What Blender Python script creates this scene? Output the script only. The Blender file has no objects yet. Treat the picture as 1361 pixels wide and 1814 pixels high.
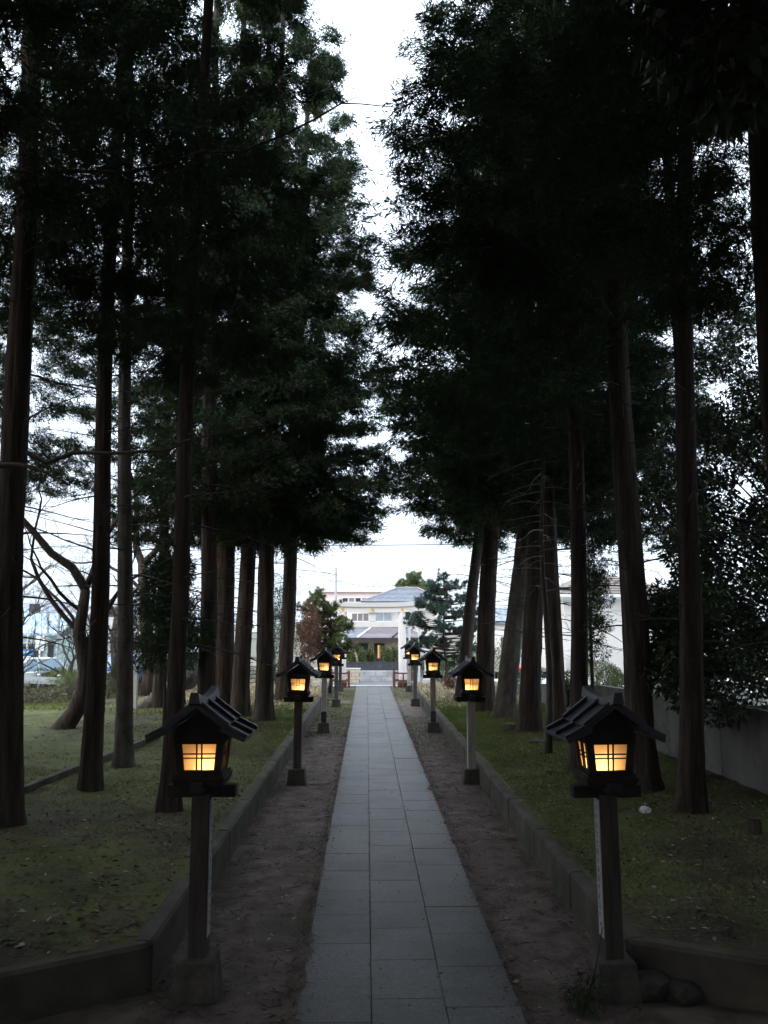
import bpy, bmesh, math, random
import numpy as np
from mathutils import Vector, Matrix
R = math.radians
SC = bpy.context.scene
COL = SC.collection
random.seed(7)

# ------------------------------------------------------------------ camera
H = 2.8
FPX = 1470.0
PITCH = math.atan(210 / 1470.0)
YAW = math.atan(30.5 / (1470 * math.cos(PITCH) + 210 * math.sin(PITCH)))
cam = bpy.data.cameras.new('camera')
cam.sensor_fit = 'VERTICAL'
cam.sensor_height = 36.0
cam.sensor_width = 27.0
cam.lens = 36.0 * FPX / 1814.0
cam.clip_start = 0.05
cam.clip_end = 3000
camo = bpy.data.objects.new('camera', cam)
COL.objects.link(camo)
camo.location = (0, 0, H)
camo.rotation_euler = (math.pi / 2 + PITCH, 0, -YAW)
SC.camera = camo

# ------------------------------------------------------------------ sky, sun, exposure
SUN_EL, SUN_ROT = R(34), R(232)
w = bpy.data.worlds.new('World')
SC.world = w
w.use_nodes = True
nt = w.node_tree
nt.nodes.clear()
out = nt.nodes.new('ShaderNodeOutputWorld')
bg = nt.nodes.new('ShaderNodeBackground')
sky = nt.nodes.new('ShaderNodeTexSky')
sky.sky_type = 'NISHITA'
sky.sun_disc = False
sky.sun_elevation = SUN_EL
sky.sun_rotation = SUN_ROT
sky.air_density = 1.0
sky.dust_density = 2.0
sky.ozone_density = 1.5
hs = nt.nodes.new('ShaderNodeHueSaturation')
hs.inputs['Saturation'].default_value = 0.45
mx = nt.nodes.new('ShaderNodeMix')          # even cloud layer over the clear sky
mx.data_type = 'RGBA'
mx.inputs[0].default_value = 0.86
# overcast luminance: the cloud layer is three times as bright overhead as at the horizon
tcw = nt.nodes.new('ShaderNodeTexCoord')
sep = nt.nodes.new('ShaderNodeSeparateXYZ')
mrg = nt.nodes.new('ShaderNodeMapRange')
mrg.inputs[3].default_value = 0.333
mrg.inputs[4].default_value = 1.0
vm = nt.nodes.new('ShaderNodeVectorMath')
vm.operation = 'SCALE'
vm.inputs[0].default_value = (7.3, 8.5, 9.9)
nt.links.new(tcw.outputs['Generated'], sep.inputs[0])
nt.links.new(sep.outputs['Z'], mrg.inputs[0])
nt.links.new(mrg.outputs[0], vm.inputs['Scale'])
nt.links.new(vm.outputs[0], mx.inputs[7])
nt.links.new(sky.outputs[0], hs.inputs['Color'])
nt.links.new(hs.outputs[0], mx.inputs[6])
nt.links.new(mx.outputs[2], bg.inputs[0])
bg.inputs[1].default_value = 0.10
nt.links.new(bg.outputs[0], out.inputs[0])

sun = bpy.data.lights.new('sun', 'SUN')
sun.energy = 0.50
sun.angle = R(45)
sun.color = (1.0, 0.86, 0.74)
suno = bpy.data.objects.new('sun', sun)
COL.objects.link(suno)
suno.location = (0, -20, 40)
_sd = Vector((math.sin(SUN_ROT) * math.cos(SUN_EL), math.cos(SUN_ROT) * math.cos(SUN_EL), math.sin(SUN_EL)))
suno.rotation_euler = _sd.to_track_quat('Z', 'Y').to_euler()

SC.view_settings.view_transform = 'Standard'
SC.view_settings.look = 'None'
SC.view_settings.exposure = 2.15
SC.view_settings.gamma = 1.0
SC.view_settings.use_curve_mapping = False
SC.render.engine = 'CYCLES'
SC.cycles.max_bounces = 4
SC.cycles.diffuse_bounces = 2
SC.cycles.use_light_tree = False
w.cycles.sampling_method = 'NONE'      # near-even sky: no need to importance-sample it
SC.cycles.adaptive_threshold = 0.03
SC.cycles.transmission_bounces = 4
SC.cycles.use_denoising = True
SC.cycles.sample_clamp_indirect = 4.0


# ------------------------------------------------------------------ helpers
def ray(px, py):
    u = px - 680.5
    v = -(py - 907)
    y = FPX * math.cos(PITCH) - v * math.sin(PITCH)
    z = FPX * math.sin(PITCH) + v * math.cos(PITCH)
    return Vector((u * math.cos(YAW) + y * math.sin(YAW), -u * math.sin(YAW) + y * math.cos(YAW), z))


def at(px, py, d):
    r = ray(px, py)
    s = d / r.y
    return Vector((r.x * s, d, H + r.z * s))


def gp(px, py, z=0.0):
    r = ray(px, py)
    s = (z - H) / r.z
    return Vector((r.x * s, r.y * s, z))


def mat(name, col, col2=None, nscale=6.0, nstretch=(1, 1, 1), contrast=(0.35, 0.65), rough=0.85, bump=0.0, bscale=None,
        bstretch=None, spec=0.3, var=0.0, metallic=0.0, col3=None, n3=1.2, c3=(0.5, 0.7), bdist=0.02, world=False, trans=None):
    m = bpy.data.materials.new(name)
    m.use_nodes = True
    t = m.node_tree
    N, L = t.nodes, t.links
    p = N['Principled BSDF']
    p.inputs['Roughness'].default_value = rough
    p.inputs['Specular IOR Level'].default_value = spec
    p.inputs['Metallic'].default_value = metallic
    p.inputs['Base Color'].default_value = (*col, 1)
    tc = N.new('ShaderNodeTexCoord')
    if world:
        geo = N.new('ShaderNodeNewGeometry')
        co = geo.outputs['Position']
    else:
        co = tc.outputs['Object']

    def noise(scale, stretch, detail=6):
        mp = N.new('ShaderNodeMapping')
        mp.inputs['Scale'].default_value = stretch
        n = N.new('ShaderNodeTexNoise')
        n.inputs['Scale'].default_value = scale
        n.inputs['Detail'].default_value = detail
        n.inputs['Roughness'].default_value = 0.65
        L.new(co, mp.inputs[0])
        L.new(mp.outputs[0], n.inputs['Vector'])
        return n.outputs['Fac']

    cur = None
    if col2:
        rp = N.new('ShaderNodeValToRGB')
        rp.color_ramp.elements[0].position = contrast[0]
        rp.color_ramp.elements[1].position = contrast[1]
        rp.color_ramp.elements[0].color = (*col, 1)
        rp.color_ramp.elements[1].color = (*col2, 1)
        L.new(noise(nscale, nstretch), rp.inputs[0])
        cur = rp.outputs[0]
    if col3:
        r3 = N.new('ShaderNodeValToRGB')
        r3.color_ramp.elements[0].position = c3[0]
        r3.color_ramp.elements[1].position = c3[1]
        L.new(noise(n3, (1, 1, 1), 5), r3.inputs[0])
        m3 = N.new('ShaderNodeMix')
        m3.data_type = 'RGBA'
        L.new(r3.outputs[0], m3.inputs[0])
        if cur:
            L.new(cur, m3.inputs[6])
        else:
            m3.inputs[6].default_value = (*col, 1)
        m3.inputs[7].default_value = (*col3, 1)
        cur = m3.outputs[2]
    if var > 0:
        oi = N.new('ShaderNodeObjectInfo')
        mr = N.new('ShaderNodeMapRange')
        mr.inputs[3].default_value = 1 - var
        mr.inputs[4].default_value = 1 + var
        L.new(oi.outputs['Random'], mr.inputs[0])
        h = N.new('ShaderNodeHueSaturation')
        L.new(mr.outputs[0], h.inputs['Value'])
        if cur:
            L.new(cur, h.inputs['Color'])
        else:
            h.inputs['Color'].default_value = (*col, 1)
        cur = h.outputs[0]
    if cur:
        L.new(cur, p.inputs['Base Color'])
    if bump > 0:
        b = N.new('ShaderNodeBump')
        b.inputs['Strength'].default_value = bump
        b.inputs['Distance'].default_value = bdist
        L.new(noise(bscale or nscale, bstretch or nstretch, 8), b.inputs['Height'])
        L.new(b.outputs[0], p.inputs['Normal'])
    if trans:
        tr = N.new('ShaderNodeBsdfTranslucent')
        if cur:
            L.new(cur, tr.inputs[0])
        else:
            tr.inputs[0].default_value = (*col, 1)
        ms = N.new('ShaderNodeMixShader')
        ms.inputs[0].default_value = trans
        L.new(p.outputs[0], ms.inputs[1])
        L.new(tr.outputs[0], ms.inputs[2])
        L.new(ms.outputs[0], N['Material Output'].inputs[0])
    return m


def tag(o, label=None, cat=None, group=None, kind=None):
    if label:
        o['label'] = label
    if cat:
        o['category'] = cat
    if group:
        o['group'] = group
    if kind:
        o['kind'] = kind
    return o


def empty(name, loc=(0, 0, 0), rz=0.0):
    o = bpy.data.objects.new(name, None)
    o.empty_display_size = 0.2
    COL.objects.link(o)
    o.location = loc
    o.rotation_euler = (0, 0, rz)
    return o


def link(name, me, m, parent=None, loc=(0, 0, 0), rot=(0, 0, 0), scale=(1, 1, 1)):
    o = bpy.data.objects.new(name, me)
    COL.objects.link(o)
    if m and not me.materials:
        me.materials.append(m)
    o.parent = parent
    o.location = loc
    o.rotation_euler = rot
    o.scale = scale
    return o


def copy_tree(o, parent=None):
    c = o.copy()
    COL.objects.link(c)
    c.parent = parent
    for ch in list(o.children):
        copy_tree(ch, c)
    return c


class MB:
    def __init__(s):
        s.v, s.f = [], []

    def hexa(s, p):       # 8 points: bottom 4 ccw, top 4 ccw
        b = len(s.v)
        s.v += [tuple(q) for q in p]
        s.f += [(b + 3, b + 2, b + 1, b), (b + 4, b + 5, b + 6, b + 7), (b, b + 1, b + 5, b + 4), (b + 1, b + 2, b + 6, b + 5),
                (b + 2, b + 3, b + 7, b + 6), (b + 3, b, b + 4, b + 7)]
        return s

    def box(s, x0, x1, y0, y1, z0, z1):
        return s.hexa([(x0, y0, z0), (x1, y0, z0), (x1, y1, z0), (x0, y1, z0), (x0, y0, z1), (x1, y0, z1), (x1, y1, z1), (x0, y1, z1)])

    def frus(s, cx, cy, z0, z1, w0, w1, d0=None, d1=None):
        d0 = d0 or w0
        d1 = d1 or w1
        q = []
        for (a, b, z) in ((w0 / 2, d0 / 2, z0), (w1 / 2, d1 / 2, z1)):
            q += [(cx - a, cy - b, z), (cx + a, cy - b, z), (cx + a, cy + b, z), (cx - a, cy + b, z)]
        return s.hexa(q)

    def prism(s, prof, y0, y1):     # profile in xz (ccw seen from -y), extruded along y
        b = len(s.v)
        n = len(prof)
        s.v += [(x, y0, z) for x, z in prof] + [(x, y1, z) for x, z in prof]
        s.f.append(tuple(range(b, b + n)))
        s.f.append(tuple(range(b + 2 * n - 1, b + n - 1, -1)))
        for i in range(n):
            j = (i + 1) % n
            s.f.append((b + j, b + i, b + n + i, b + n + j))
        return s

    def tube(s, pts, rad, n=6, cap=True):
        pts = [Vector(p) for p in pts]
        b = len(s.v)
        m = len(pts)
        up = Vector((0.13, 0.31, 0.94))
        for i, p in enumerate(pts):
            t = (pts[min(i + 1, m - 1)] - pts[max(i - 1, 0)])
            if t.length < 1e-9:
                t = Vector((0, 0, 1))
            t.normalize()
            a = t.cross(up)
            if a.length < 1e-3:
                a = t.cross(Vector((1, 0, 0)))
            a.normalize()
            c = t.cross(a)
            r = rad[i] if hasattr(rad, '__len__') else rad
            for k in range(n):
                an = 2 * math.pi * k / n
                s.v.append(tuple(p + (a * math.cos(an) + c * math.sin(an)) * r))
        for i in range(m - 1):
            for k in range(n):
                k2 = (k + 1) % n
                s.f.append((b + i * n + k, b + i * n + k2, b + (i + 1) * n + k2, b + (i + 1) * n + k))
        if cap:
            s.f.append(tuple(b + k for k in range(n - 1, -1, -1)))
            s.f.append(tuple(b + (m - 1) * n + k for k in range(n)))
        return s

    def lathe(s, prof, n=16, c=(0, 0)):   # prof: (r,z)
        return s.tube([(c[0], c[1], z) for r, z in prof], [r for r, z in prof], n)

    def mesh(s, name, smooth=False, bevel=0.0, seg=1):
        me = bpy.data.meshes.new(name)
        me.from_pydata(s.v, [], s.f)
        bm = bmesh.new()
        bm.from_mesh(me)
        bmesh.ops.recalc_face_normals(bm, faces=bm.faces)
        if bevel:
            bmesh.ops.bevel(bm, geom=list(bm.edges), offset=bevel, segments=seg, affect='EDGES', clamp_overlap=True)
        bm.to_mesh(me)
        bm.free()
        if smooth:
            me.polygons.foreach_set('use_smooth', [True] * len(me.polygons))
        me.update()
        return me

    def build(s, name, m, parent=None, smooth=False, bevel=0.0, loc=(0, 0, 0), rot=(0, 0, 0)):
        return link(name, s.mesh(name, smooth, bevel), m, parent, loc, rot)


def quads_mesh(name, V, smooth=False):
    """V: (n,4,3) array of separate quads."""
    n = V.shape[0]
    me = bpy.data.meshes.new(name)
    me.vertices.add(n * 4)
    me.vertices.foreach_set('co', V.reshape(-1).astype(np.float32))
    me.loops.add(n * 4)
    me.loops.foreach_set('vertex_index', np.arange(n * 4, dtype=np.int32))
    me.polygons.add(n)
    me.polygons.foreach_set('loop_start', np.arange(0, n * 4, 4, dtype=np.int32))
    me.polygons.foreach_set('loop_total', np.full(n, 4, dtype=np.int32))
    me.update(calc_edges=True)
    return me


def unit(a):
    return a / np.maximum(np.linalg.norm(a, axis=-1, keepdims=True), 1e-9)


def shoots(P, D, ln, wd, rng, fold=0.0, belly=0.45):
    """rhombic leaves: base P, direction D, length, width."""
    n = len(P)
    rnd = unit(rng.normal(size=(n, 3)))
    S = unit(np.cross(D, rnd))
    Nn = np.cross(D, S)
    ln = np.asarray(ln).reshape(-1, 1)
    wd = np.asarray(wd).reshape(-1, 1)
    tip = P + D * ln
    mid = P + D * ln * belly + Nn * ln * fold
    return np.stack([P, mid + S * wd / 2, tip, mid - S * wd / 2], axis=1)


# ------------------------------------------------------------------ materials
M = {}
M['dirt'] = mat('dirt', (0.052, 0.038, 0.032), (0.205, 0.158, 0.138), 3.2, contrast=(0.3, 0.7), rough=0.95, bump=0.6, bscale=9, bdist=0.03,
                col3=(0.050, 0.056, 0.028), n3=0.8, c3=(0.55, 0.68), world=True)
M['far_ground'] = mat('far_ground', (0.10, 0.10, 0.075), (0.16, 0.145, 0.11), 0.25, rough=0.95, world=True)
M['bank'] = mat('bank', (0.066, 0.076, 0.026), (0.145, 0.160, 0.054), 1.6, contrast=(0.3, 0.68), rough=0.95, bump=0.9, bscale=14, bdist=0.04,
                col3=(0.056, 0.042, 0.030), n3=0.55, c3=(0.48, 0.64), world=True)
M['slab'] = mat('slab', (0.053, 0.050, 0.047), (0.142, 0.136, 0.129), 38.0, contrast=(0.3, 0.7), rough=0.48, bump=0.35, bscale=140, bdist=0.004, var=0.06, spec=0.4,
                col3=(0.034, 0.031, 0.027), n3=0.75, c3=(0.42, 0.74), world=True)
M['joint'] = mat('joint', (0.055, 0.050, 0.043), (0.105, 0.096, 0.084), 5, rough=1.0, world=True)
M['kerb'] = mat('kerb', (0.048, 0.042, 0.033), (0.115, 0.102, 0.082), 2.5, contrast=(0.3, 0.7), rough=0.9, bump=0.5, bscale=30, bdist=0.008,
                col3=(0.045, 0.052, 0.026), n3=1.3, c3=(0.5, 0.68), world=True)
M['concrete'] = mat('concrete', (0.12, 0.115, 0.105), (0.20, 0.19, 0.175), 1.4, nstretch=(1, 1, 0.35), contrast=(0.3, 0.7), rough=0.9, bump=0.3, bscale=25, bdist=0.01,
                    col3=(0.06, 0.062, 0.048), n3=0.9, c3=(0.5, 0.72), world=True)
M['concrete_light'] = mat('concrete_light', (0.46, 0.45, 0.43), (0.58, 0.57, 0.55), 2.0, rough=0.9, world=True, bump=0.2, bscale=20, bdist=0.01)
M['stone_wall'] = mat('stone_wall', (0.30, 0.31, 0.325), (0.47, 0.48, 0.49), 1.6, nstretch=(1, 1, 2), rough=0.9, world=True, var=0.1, bump=0.5, bscale=12)
M['beige_block'] = mat('beige_block', (0.46, 0.41, 0.31), (0.55, 0.50, 0.39), 3, rough=0.9, world=True, var=0.07)
M['asphalt'] = mat('asphalt', (0.115, 0.12, 0.13), (0.16, 0.165, 0.175), 2, rough=0.85, bump=0.2, bscale=80, bdist=0.004, world=True)
M['line_paint'] = mat('line_paint', (0.62, 0.62, 0.60), (0.75, 0.75, 0.73), 12, rough=0.7, world=True)
M['bark'] = mat('bark', (0.020, 0.014, 0.011), (0.092, 0.070, 0.058), 13, nstretch=(1, 1, 0.09), contrast=(0.32, 0.68), rough=0.95, bump=1.0, bscale=16,
                bstretch=(1, 1, 0.07), bdist=0.035, var=0.15, col3=(0.055, 0.065, 0.040), n3=0.9, c3=(0.56, 0.72))
M['bark_grey'] = mat('bark_grey', (0.048, 0.042, 0.038), (0.125, 0.112, 0.10), 7, nstretch=(1, 1, 0.4), rough=0.95, bump=0.8, bscale=14, bstretch=(1, 1, .4),
                     bdist=0.02, col3=(0.06, 0.075, 0.045), n3=1.1, c3=(0.55, 0.7))
M['dead_wood'] = mat('dead_wood', (0.035, 0.029, 0.025), (0.085, 0.073, 0.064), 8, rough=0.95)
M['pale_dead_wood'] = mat('pale_dead_wood', (0.17, 0.15, 0.13), (0.30, 0.275, 0.25), 6, rough=0.95)
M['cedar'] = mat('cedar', (0.032, 0.058, 0.036), (0.078, 0.106, 0.054), 0.9, contrast=(0.35, 0.65), rough=0.95, var=0.18, spec=0.04,
                 col3=(0.070, 0.046, 0.028), n3=0.55, c3=(0.60, 0.78))
M['broadleaf'] = mat('broadleaf', (0.020, 0.040, 0.014), (0.050, 0.085, 0.026), 2.5, rough=0.4, spec=0.5, col3=(0.075, 0.105, 0.03), n3=0.8, c3=(0.55, 0.75), trans=0.2)
M['pine'] = mat('pine', (0.075, 0.105, 0.040), (0.165, 0.200, 0.085), 2.0, rough=0.7, trans=0.25)
M['pine_blue'] = mat('pine_blue', (0.045, 0.085, 0.065), (0.105, 0.155, 0.118), 2.0, rough=0.7, trans=0.2, col3=(0.12, 0.075, 0.04), n3=1.3, c3=(0.6, 0.75))
M['rust_leaf'] = mat('rust_leaf', (0.12, 0.055, 0.040), (0.20, 0.105, 0.075), 3, rough=0.8, trans=0.25)
M['hedge'] = mat('hedge', (0.050, 0.070, 0.020), (0.110, 0.135, 0.040), 3, rough=0.7, trans=0.2)
M['shrub_ochre'] = mat('shrub_ochre', (0.085, 0.085, 0.025), (0.17, 0.16, 0.05), 3, rough=0.8, trans=0.2)
M['dry_weed'] = mat('dry_weed', (0.060, 0.056, 0.036), (0.11, 0.095, 0.062), 3, rough=0.9)
M['grass'] = mat('grass', (0.082, 0.118, 0.030), (0.185, 0.232, 0.066), 1.2, rough=0.8, world=True, col3=(0.13, 0.11, 0.06), n3=0.6, c3=(0.5, 0.7), trans=0.3)
M['straw'] = mat('straw', (0.38, 0.31, 0.20), (0.54, 0.46, 0.32), 2, rough=0.95, world=True)
M['leaf_brown'] = mat('leaf_brown', (0.06, 0.040, 0.028), (0.17, 0.13, 0.10), 2.6, contrast=(0.42, 0.58), rough=0.8, world=True)
M['leaf_pale'] = mat('leaf_pale', (0.20, 0.17, 0.14), (0.38, 0.34, 0.29), 4, rough=0.7, world=True)
M['wood_dark'] = mat('wood_dark', (0.020, 0.016, 0.014), (0.045, 0.036, 0.032), 9, nstretch=(1, 1, 1), rough=0.75, bump=0.3, bscale=30, bdist=0.004, spec=0.3)
M['roof_metal'] = mat('roof_metal', (0.024, 0.026, 0.034), (0.048, 0.051, 0.064), 7, rough=0.42, bump=0.15, bscale=25, bdist=0.004, spec=0.5, metallic=0.3)
M['ridge_metal'] = mat('ridge_metal', (0.05, 0.054, 0.064), (0.10, 0.106, 0.12), 9, rough=0.45, metallic=0.4, spec=0.5)
for nm, a, b in (('post_dark', (0.040, 0.034, 0.030), (0.085, 0.074, 0.066)), ('post_slate', (0.090, 0.095, 0.105), (0.15, 0.155, 0.165)),
                 ('post_pale', (0.28, 0.27, 0.25), (0.42, 0.41, 0.39)), ('post_tan', (0.16, 0.14, 0.115), (0.26, 0.23, 0.195)),
                 ('post_stone', (0.46, 0.46, 0.47), (0.58, 0.58, 0.58))):
    M[nm] = mat(nm, a, b, 14, nstretch=(1, 1, 0.12), rough=0.8, bump=0.3, bscale=30, bstretch=(1, 1, .1), bdist=0.004)
M['base_block'] = mat('base_block', (0.050, 0.046, 0.040), (0.11, 0.10, 0.088), 6, rough=0.95, bump=0.5, bscale=40, bdist=0.006, var=0.12)
M['dark_stone'] = mat('dark_stone', (0.035, 0.032, 0.028), (0.075, 0.068, 0.06), 7, rough=0.95, bump=0.5, bscale=20)
M['inscription_board'] = mat('inscription_board', (0.36, 0.36, 0.37), (0.50, 0.50, 0.51), 8, rough=0.7)
M['ink'] = mat('ink', (0.02, 0.02, 0.022), rough=0.7)
M['torii_white'] = mat('torii_white', (0.78, 0.755, 0.73), (0.83, 0.81, 0.79), 1.5, rough=0.6)
M['gold'] = mat('gold', (0.72, 0.52, 0.14), (0.80, 0.60, 0.20), 9, rough=0.45, metallic=0.2)
M['red_brown'] = mat('red_brown', (0.125, 0.052, 0.040), (0.19, 0.085, 0.062), 10, nstretch=(1, 1, .3), rough=0.8)
M['pink_wall'] = mat('pink_wall', (0.50, 0.385, 0.36), (0.56, 0.44, 0.41), 0.8, rough=0.9)
M['far_pink'] = mat('far_pink', (0.70, 0.58, 0.55), (0.75, 0.63, 0.60), 0.3, rough=0.9)
M['white_wall'] = mat('white_wall', (0.74, 0.71, 0.67), (0.79, 0.765, 0.73), 0.6, rough=0.9)
M['cream_wall'] = mat('cream_wall', (0.60, 0.575, 0.54), (0.66, 0.635, 0.60), 0.7, rough=0.9, bump=0.15, bscale=40)
M['slate_tile'] = mat('slate_tile', (0.155, 0.175, 0.215), (0.25, 0.275, 0.32), 3, nstretch=(1, 1, 1), rough=0.5, var=0.08, spec=0.5)
M['mauve_tile'] = mat('mauve_tile', (0.20, 0.175, 0.19), (0.29, 0.26, 0.275), 3, rough=0.55, var=0.08)
M['brown_tile'] = mat('brown_tile', (0.135, 0.105, 0.095), (0.20, 0.165, 0.15), 2.2, rough=0.7, var=0.08)
M['blue_roof'] = mat('blue_roof', (0.30, 0.40, 0.50), (0.40, 0.50, 0.60), 1.2, nstretch=(3, .3, 1), rough=0.6)
M['trim_dark'] = mat('trim_dark', (0.035, 0.032, 0.034), (0.055, 0.05, 0.052), 8, rough=0.6)
M['trim_white'] = mat('trim_white', (0.66, 0.69, 0.72), (0.74, 0.76, 0.78), 5, rough=0.6)
M['glass_dark'] = mat('glass_dark', (0.03, 0.035, 0.045), (0.06, 0.07, 0.08), 3, rough=0.12, spec=0.6)
M['glass_blue'] = mat('glass_blue', (0.30, 0.36, 0.38), (0.42, 0.48, 0.49), 2, rough=0.15, spec=0.6)
M['glass_mauve'] = mat('glass_mauve', (0.20, 0.17, 0.17), (0.30, 0.26, 0.26), 2, rough=0.2, spec=0.6)
M['fence_black'] = mat('fence_black', (0.040, 0.043, 0.052), (0.062, 0.066, 0.078), 5, rough=0.6)
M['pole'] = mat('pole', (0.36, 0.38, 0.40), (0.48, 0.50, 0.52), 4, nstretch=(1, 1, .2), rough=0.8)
M['pole_far'] = mat('pole_far', (0.60, 0.63, 0.66), (0.66, 0.69, 0.72), 4, rough=0.8)  # white of the thin poles; on the pylons, haze put into the colour
M['wire'] = mat('wire', (0.16, 0.17, 0.18), rough=0.7)
M['sign_blue'] = mat('sign_blue', (0.03, 0.22, 0.62), (0.04, 0.26, 0.68), 6, rough=0.4)
M['sign_white'] = mat('sign_white', (0.78, 0.80, 0.82), rough=0.4)
M['sign_orange'] = mat('sign_orange', (0.80, 0.36, 0.03), (0.85, 0.42, 0.05), 5, rough=0.5)
M['car_white'] = mat('car_white', (0.72, 0.76, 0.80), (0.78, 0.81, 0.84), 2, rough=0.25, spec=0.6)
M['car_blue'] = mat('car_blue', (0.05, 0.12, 0.42), (0.06, 0.14, 0.48), 2, rough=0.25, spec=0.6)
M['car_red'] = mat('car_red', (0.42, 0.05, 0.05), (0.48, 0.07, 0.06), 2, rough=0.25, spec=0.6)
M['car_glass'] = mat('car_glass', (0.16, 0.25, 0.31), (0.22, 0.33, 0.40), 2, rough=0.1, spec=0.7)
M['rubber'] = mat('rubber', (0.02, 0.02, 0.02), (0.03, 0.03, 0.03), 9, rough=0.9)
M['galvanised'] = mat('galvanised', (0.34, 0.37, 0.40), (0.46, 0.49, 0.52), 3, rough=0.5, metallic=0.3)
M['plastic_white'] = mat('plastic_white', (0.72, 0.73, 0.75), (0.80, 0.81, 0.82), 9, rough=0.5)
M['tarp'] = mat('tarp', (0.05, 0.30, 0.62), (0.07, 0.36, 0.70), 3, rough=0.6)
M['teal_wall'] = mat('teal_wall', (0.36, 0.48, 0.47), (0.45, 0.56, 0.54), 1.5, rough=0.8)

pm = bpy.data.materials.new('lantern_paper')
pm.use_nodes = True
t = pm.node_tree
t.nodes.clear()
o_ = t.nodes.new('ShaderNodeOutputMaterial')
tr = t.nodes.new('ShaderNodeBsdfTranslucent')
df = t.nodes.new('ShaderNodeBsdfDiffuse')
mxs = t.nodes.new('ShaderNodeMixShader')
nz = t.nodes.new('ShaderNodeTexNoise')
nz.inputs['Scale'].default_value = 22
rp = t.nodes.new('ShaderNodeValToRGB')
rp.color_ramp.elements[0].color = (0.95, 0.74, 0.46, 1)
rp.color_ramp.elements[1].color = (1.0, 0.84, 0.58, 1)
t.links.new(nz.outputs[0], rp.inputs[0])
t.links.new(rp.outputs[0], tr.inputs[0])
df.inputs[0].default_value = (0.55, 0.36, 0.18, 1)
mxs.inputs[0].default_value = 0.2
t.links.new(tr.outputs[0], mxs.inputs[1])
t.links.new(df.outputs[0], mxs.inputs[2])
t.links.new(mxs.outputs[0], o_.inputs[0])
M['paper'] = pm


def emit(name, col, st):
    m = bpy.data.materials.new(name)
    m.use_nodes = True
    m.node_tree.nodes.clear()
    o = m.node_tree.nodes.new('ShaderNodeOutputMaterial')
    e = m.node_tree.nodes.new('ShaderNodeEmission')
    e.inputs[0].default_value = (*col, 1)
    e.inputs[1].default_value = st
    m.node_tree.links.new(e.outputs[0], o.inputs[0])
    return m


M['bulb'] = emit('bulb', (1.0, 0.58, 0.24), 46.0)
M['lit_window'] = emit('lit_window', (1.0, 0.55, 0.16), 0.28)

# ------------------------------------------------------------------ ground, road, banks
PX0, PX1 = -0.515, 1.157            # path edges
KL, KR = -1.69, 2.08                # kerb faces
PATH_END = 43.3
rngN = np.random.default_rng(3)


def vnoise(x, y, seed=0):
    x = np.asarray(x, dtype=float)
    y = np.asarray(y, dtype=float)
    r = np.random.default_rng(seed)
    o = np.zeros_like(x)
    for k in range(9):
        fr = 0.25 * 1.7 ** k * (0.8 + 0.4 * r.random())
        a = r.random() * 6.28
        ph = r.random() * 6.28
        o += np.sin((x * math.cos(a) + y * math.sin(a)) * fr + ph + 1.3 * np.sin(y * fr * .6 + ph)) / (1 + 0.8 * k)
    return o / 2.2


def grid_mesh(name, xs, ys, zf):
    X, Y = np.meshgrid(xs, ys)
    Z = zf(X, Y)
    V = np.stack([X, Y, Z], -1).reshape(-1, 3)
    nx, ny = len(xs), len(ys)
    i = np.arange(ny - 1)[:, None] * nx + np.arange(nx - 1)[None, :]
    F = np.stack([i, i + 1, i + nx + 1, i + nx], -1).reshape(-1, 4)
    me = bpy.data.meshes.new(name)
    me.from_pydata(V.tolist(), [], F.tolist())
    me.polygons.foreach_set('use_smooth', [True] * len(me.polygons))
    me.update()
    return me


g = MB()
g.v = [(-900, -60, -0.06), (900, -60, -0.06), (900, 1500, -0.06), (-900, 1500, -0.06)]
g.f = [(0, 1, 2, 3)]
tag(g.build('ground', M['far_ground']), kind='structure')


def dirt_z(x, y):
    z = 0.020 * vnoise(x * 2.2, y * 2.2, 5) - 0.006
    din = np.minimum(x - PX0, PX1 - x)          # > 0 inside the paved width
    creep = -0.002 + 0.022 * vnoise(x * 5, y * 5, 8) + 0.014 * vnoise(x * 19, y * 19, 9) - 0.26 * np.clip(din, 0, 1)
    near = (din > -0.10) & (din < 0.16)
    t_ = np.clip((din + .10) / .10, 0, 1)
    z = np.where(near, z * (1 - t_) + creep * t_, z)
    return np.where(din >= 0.16, -0.05, z)


xs_d = np.unique(np.round(np.concatenate([np.linspace(-6.5, 6.5, 111), np.arange(PX0 - .14, PX0 + .2, .02), np.arange(PX1 - .2, PX1 + .14, .02)]), 4))
o = link('dirt_strip', grid_mesh('dirt_strip', xs_d, np.concatenate([np.linspace(-6, 4.9, 40), np.linspace(5, 43.2, 640)]), dirt_z), M['dirt'])
tag(o, kind='structure')


def bank_left_z(x, y):
    z = 0.33 + 0.05 * vnoise(x, y, 11) + 0.07 * np.clip((-x - 2) / 4, 0, 1) + 0.010 * vnoise(x * 6, y * 6, 2)
    z = z - 0.30 * np.clip((-x - 9) / 8, 0, 1) - 0.28 * np.clip((y - 36) / 6, 0, 1) * (1 - np.clip((-x - 9) / 8, 0, 1))
    edge = np.clip((-x + KL - .12) / 0.25, 0, 1)
    return z * edge + (0.345) * (1 - edge) - 0.02 * (1 - edge) * 0


def bank_right_z(x, y):
    z = 0.33 + 0.045 * vnoise(x, y, 21) + 0.06 * np.clip((x - 2.4) / 3, 0, 1) + 0.010 * vnoise(x * 6, y * 6, 4)
    z = z - 0.26 * np.clip((y - 37) / 5, 0, 1)
    edge = np.clip((x - KR - .12) / 0.25, 0, 1)
    return z * edge + 0.345 * (1 - edge)


# the near ends of the banks turn outwards: corner at y=7, running to y~6 / 3 m further out
def clip_bank(xs, ys, zf, sign, k):
    X, Y = np.meshgrid(xs, ys)
    return X, Y


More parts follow.
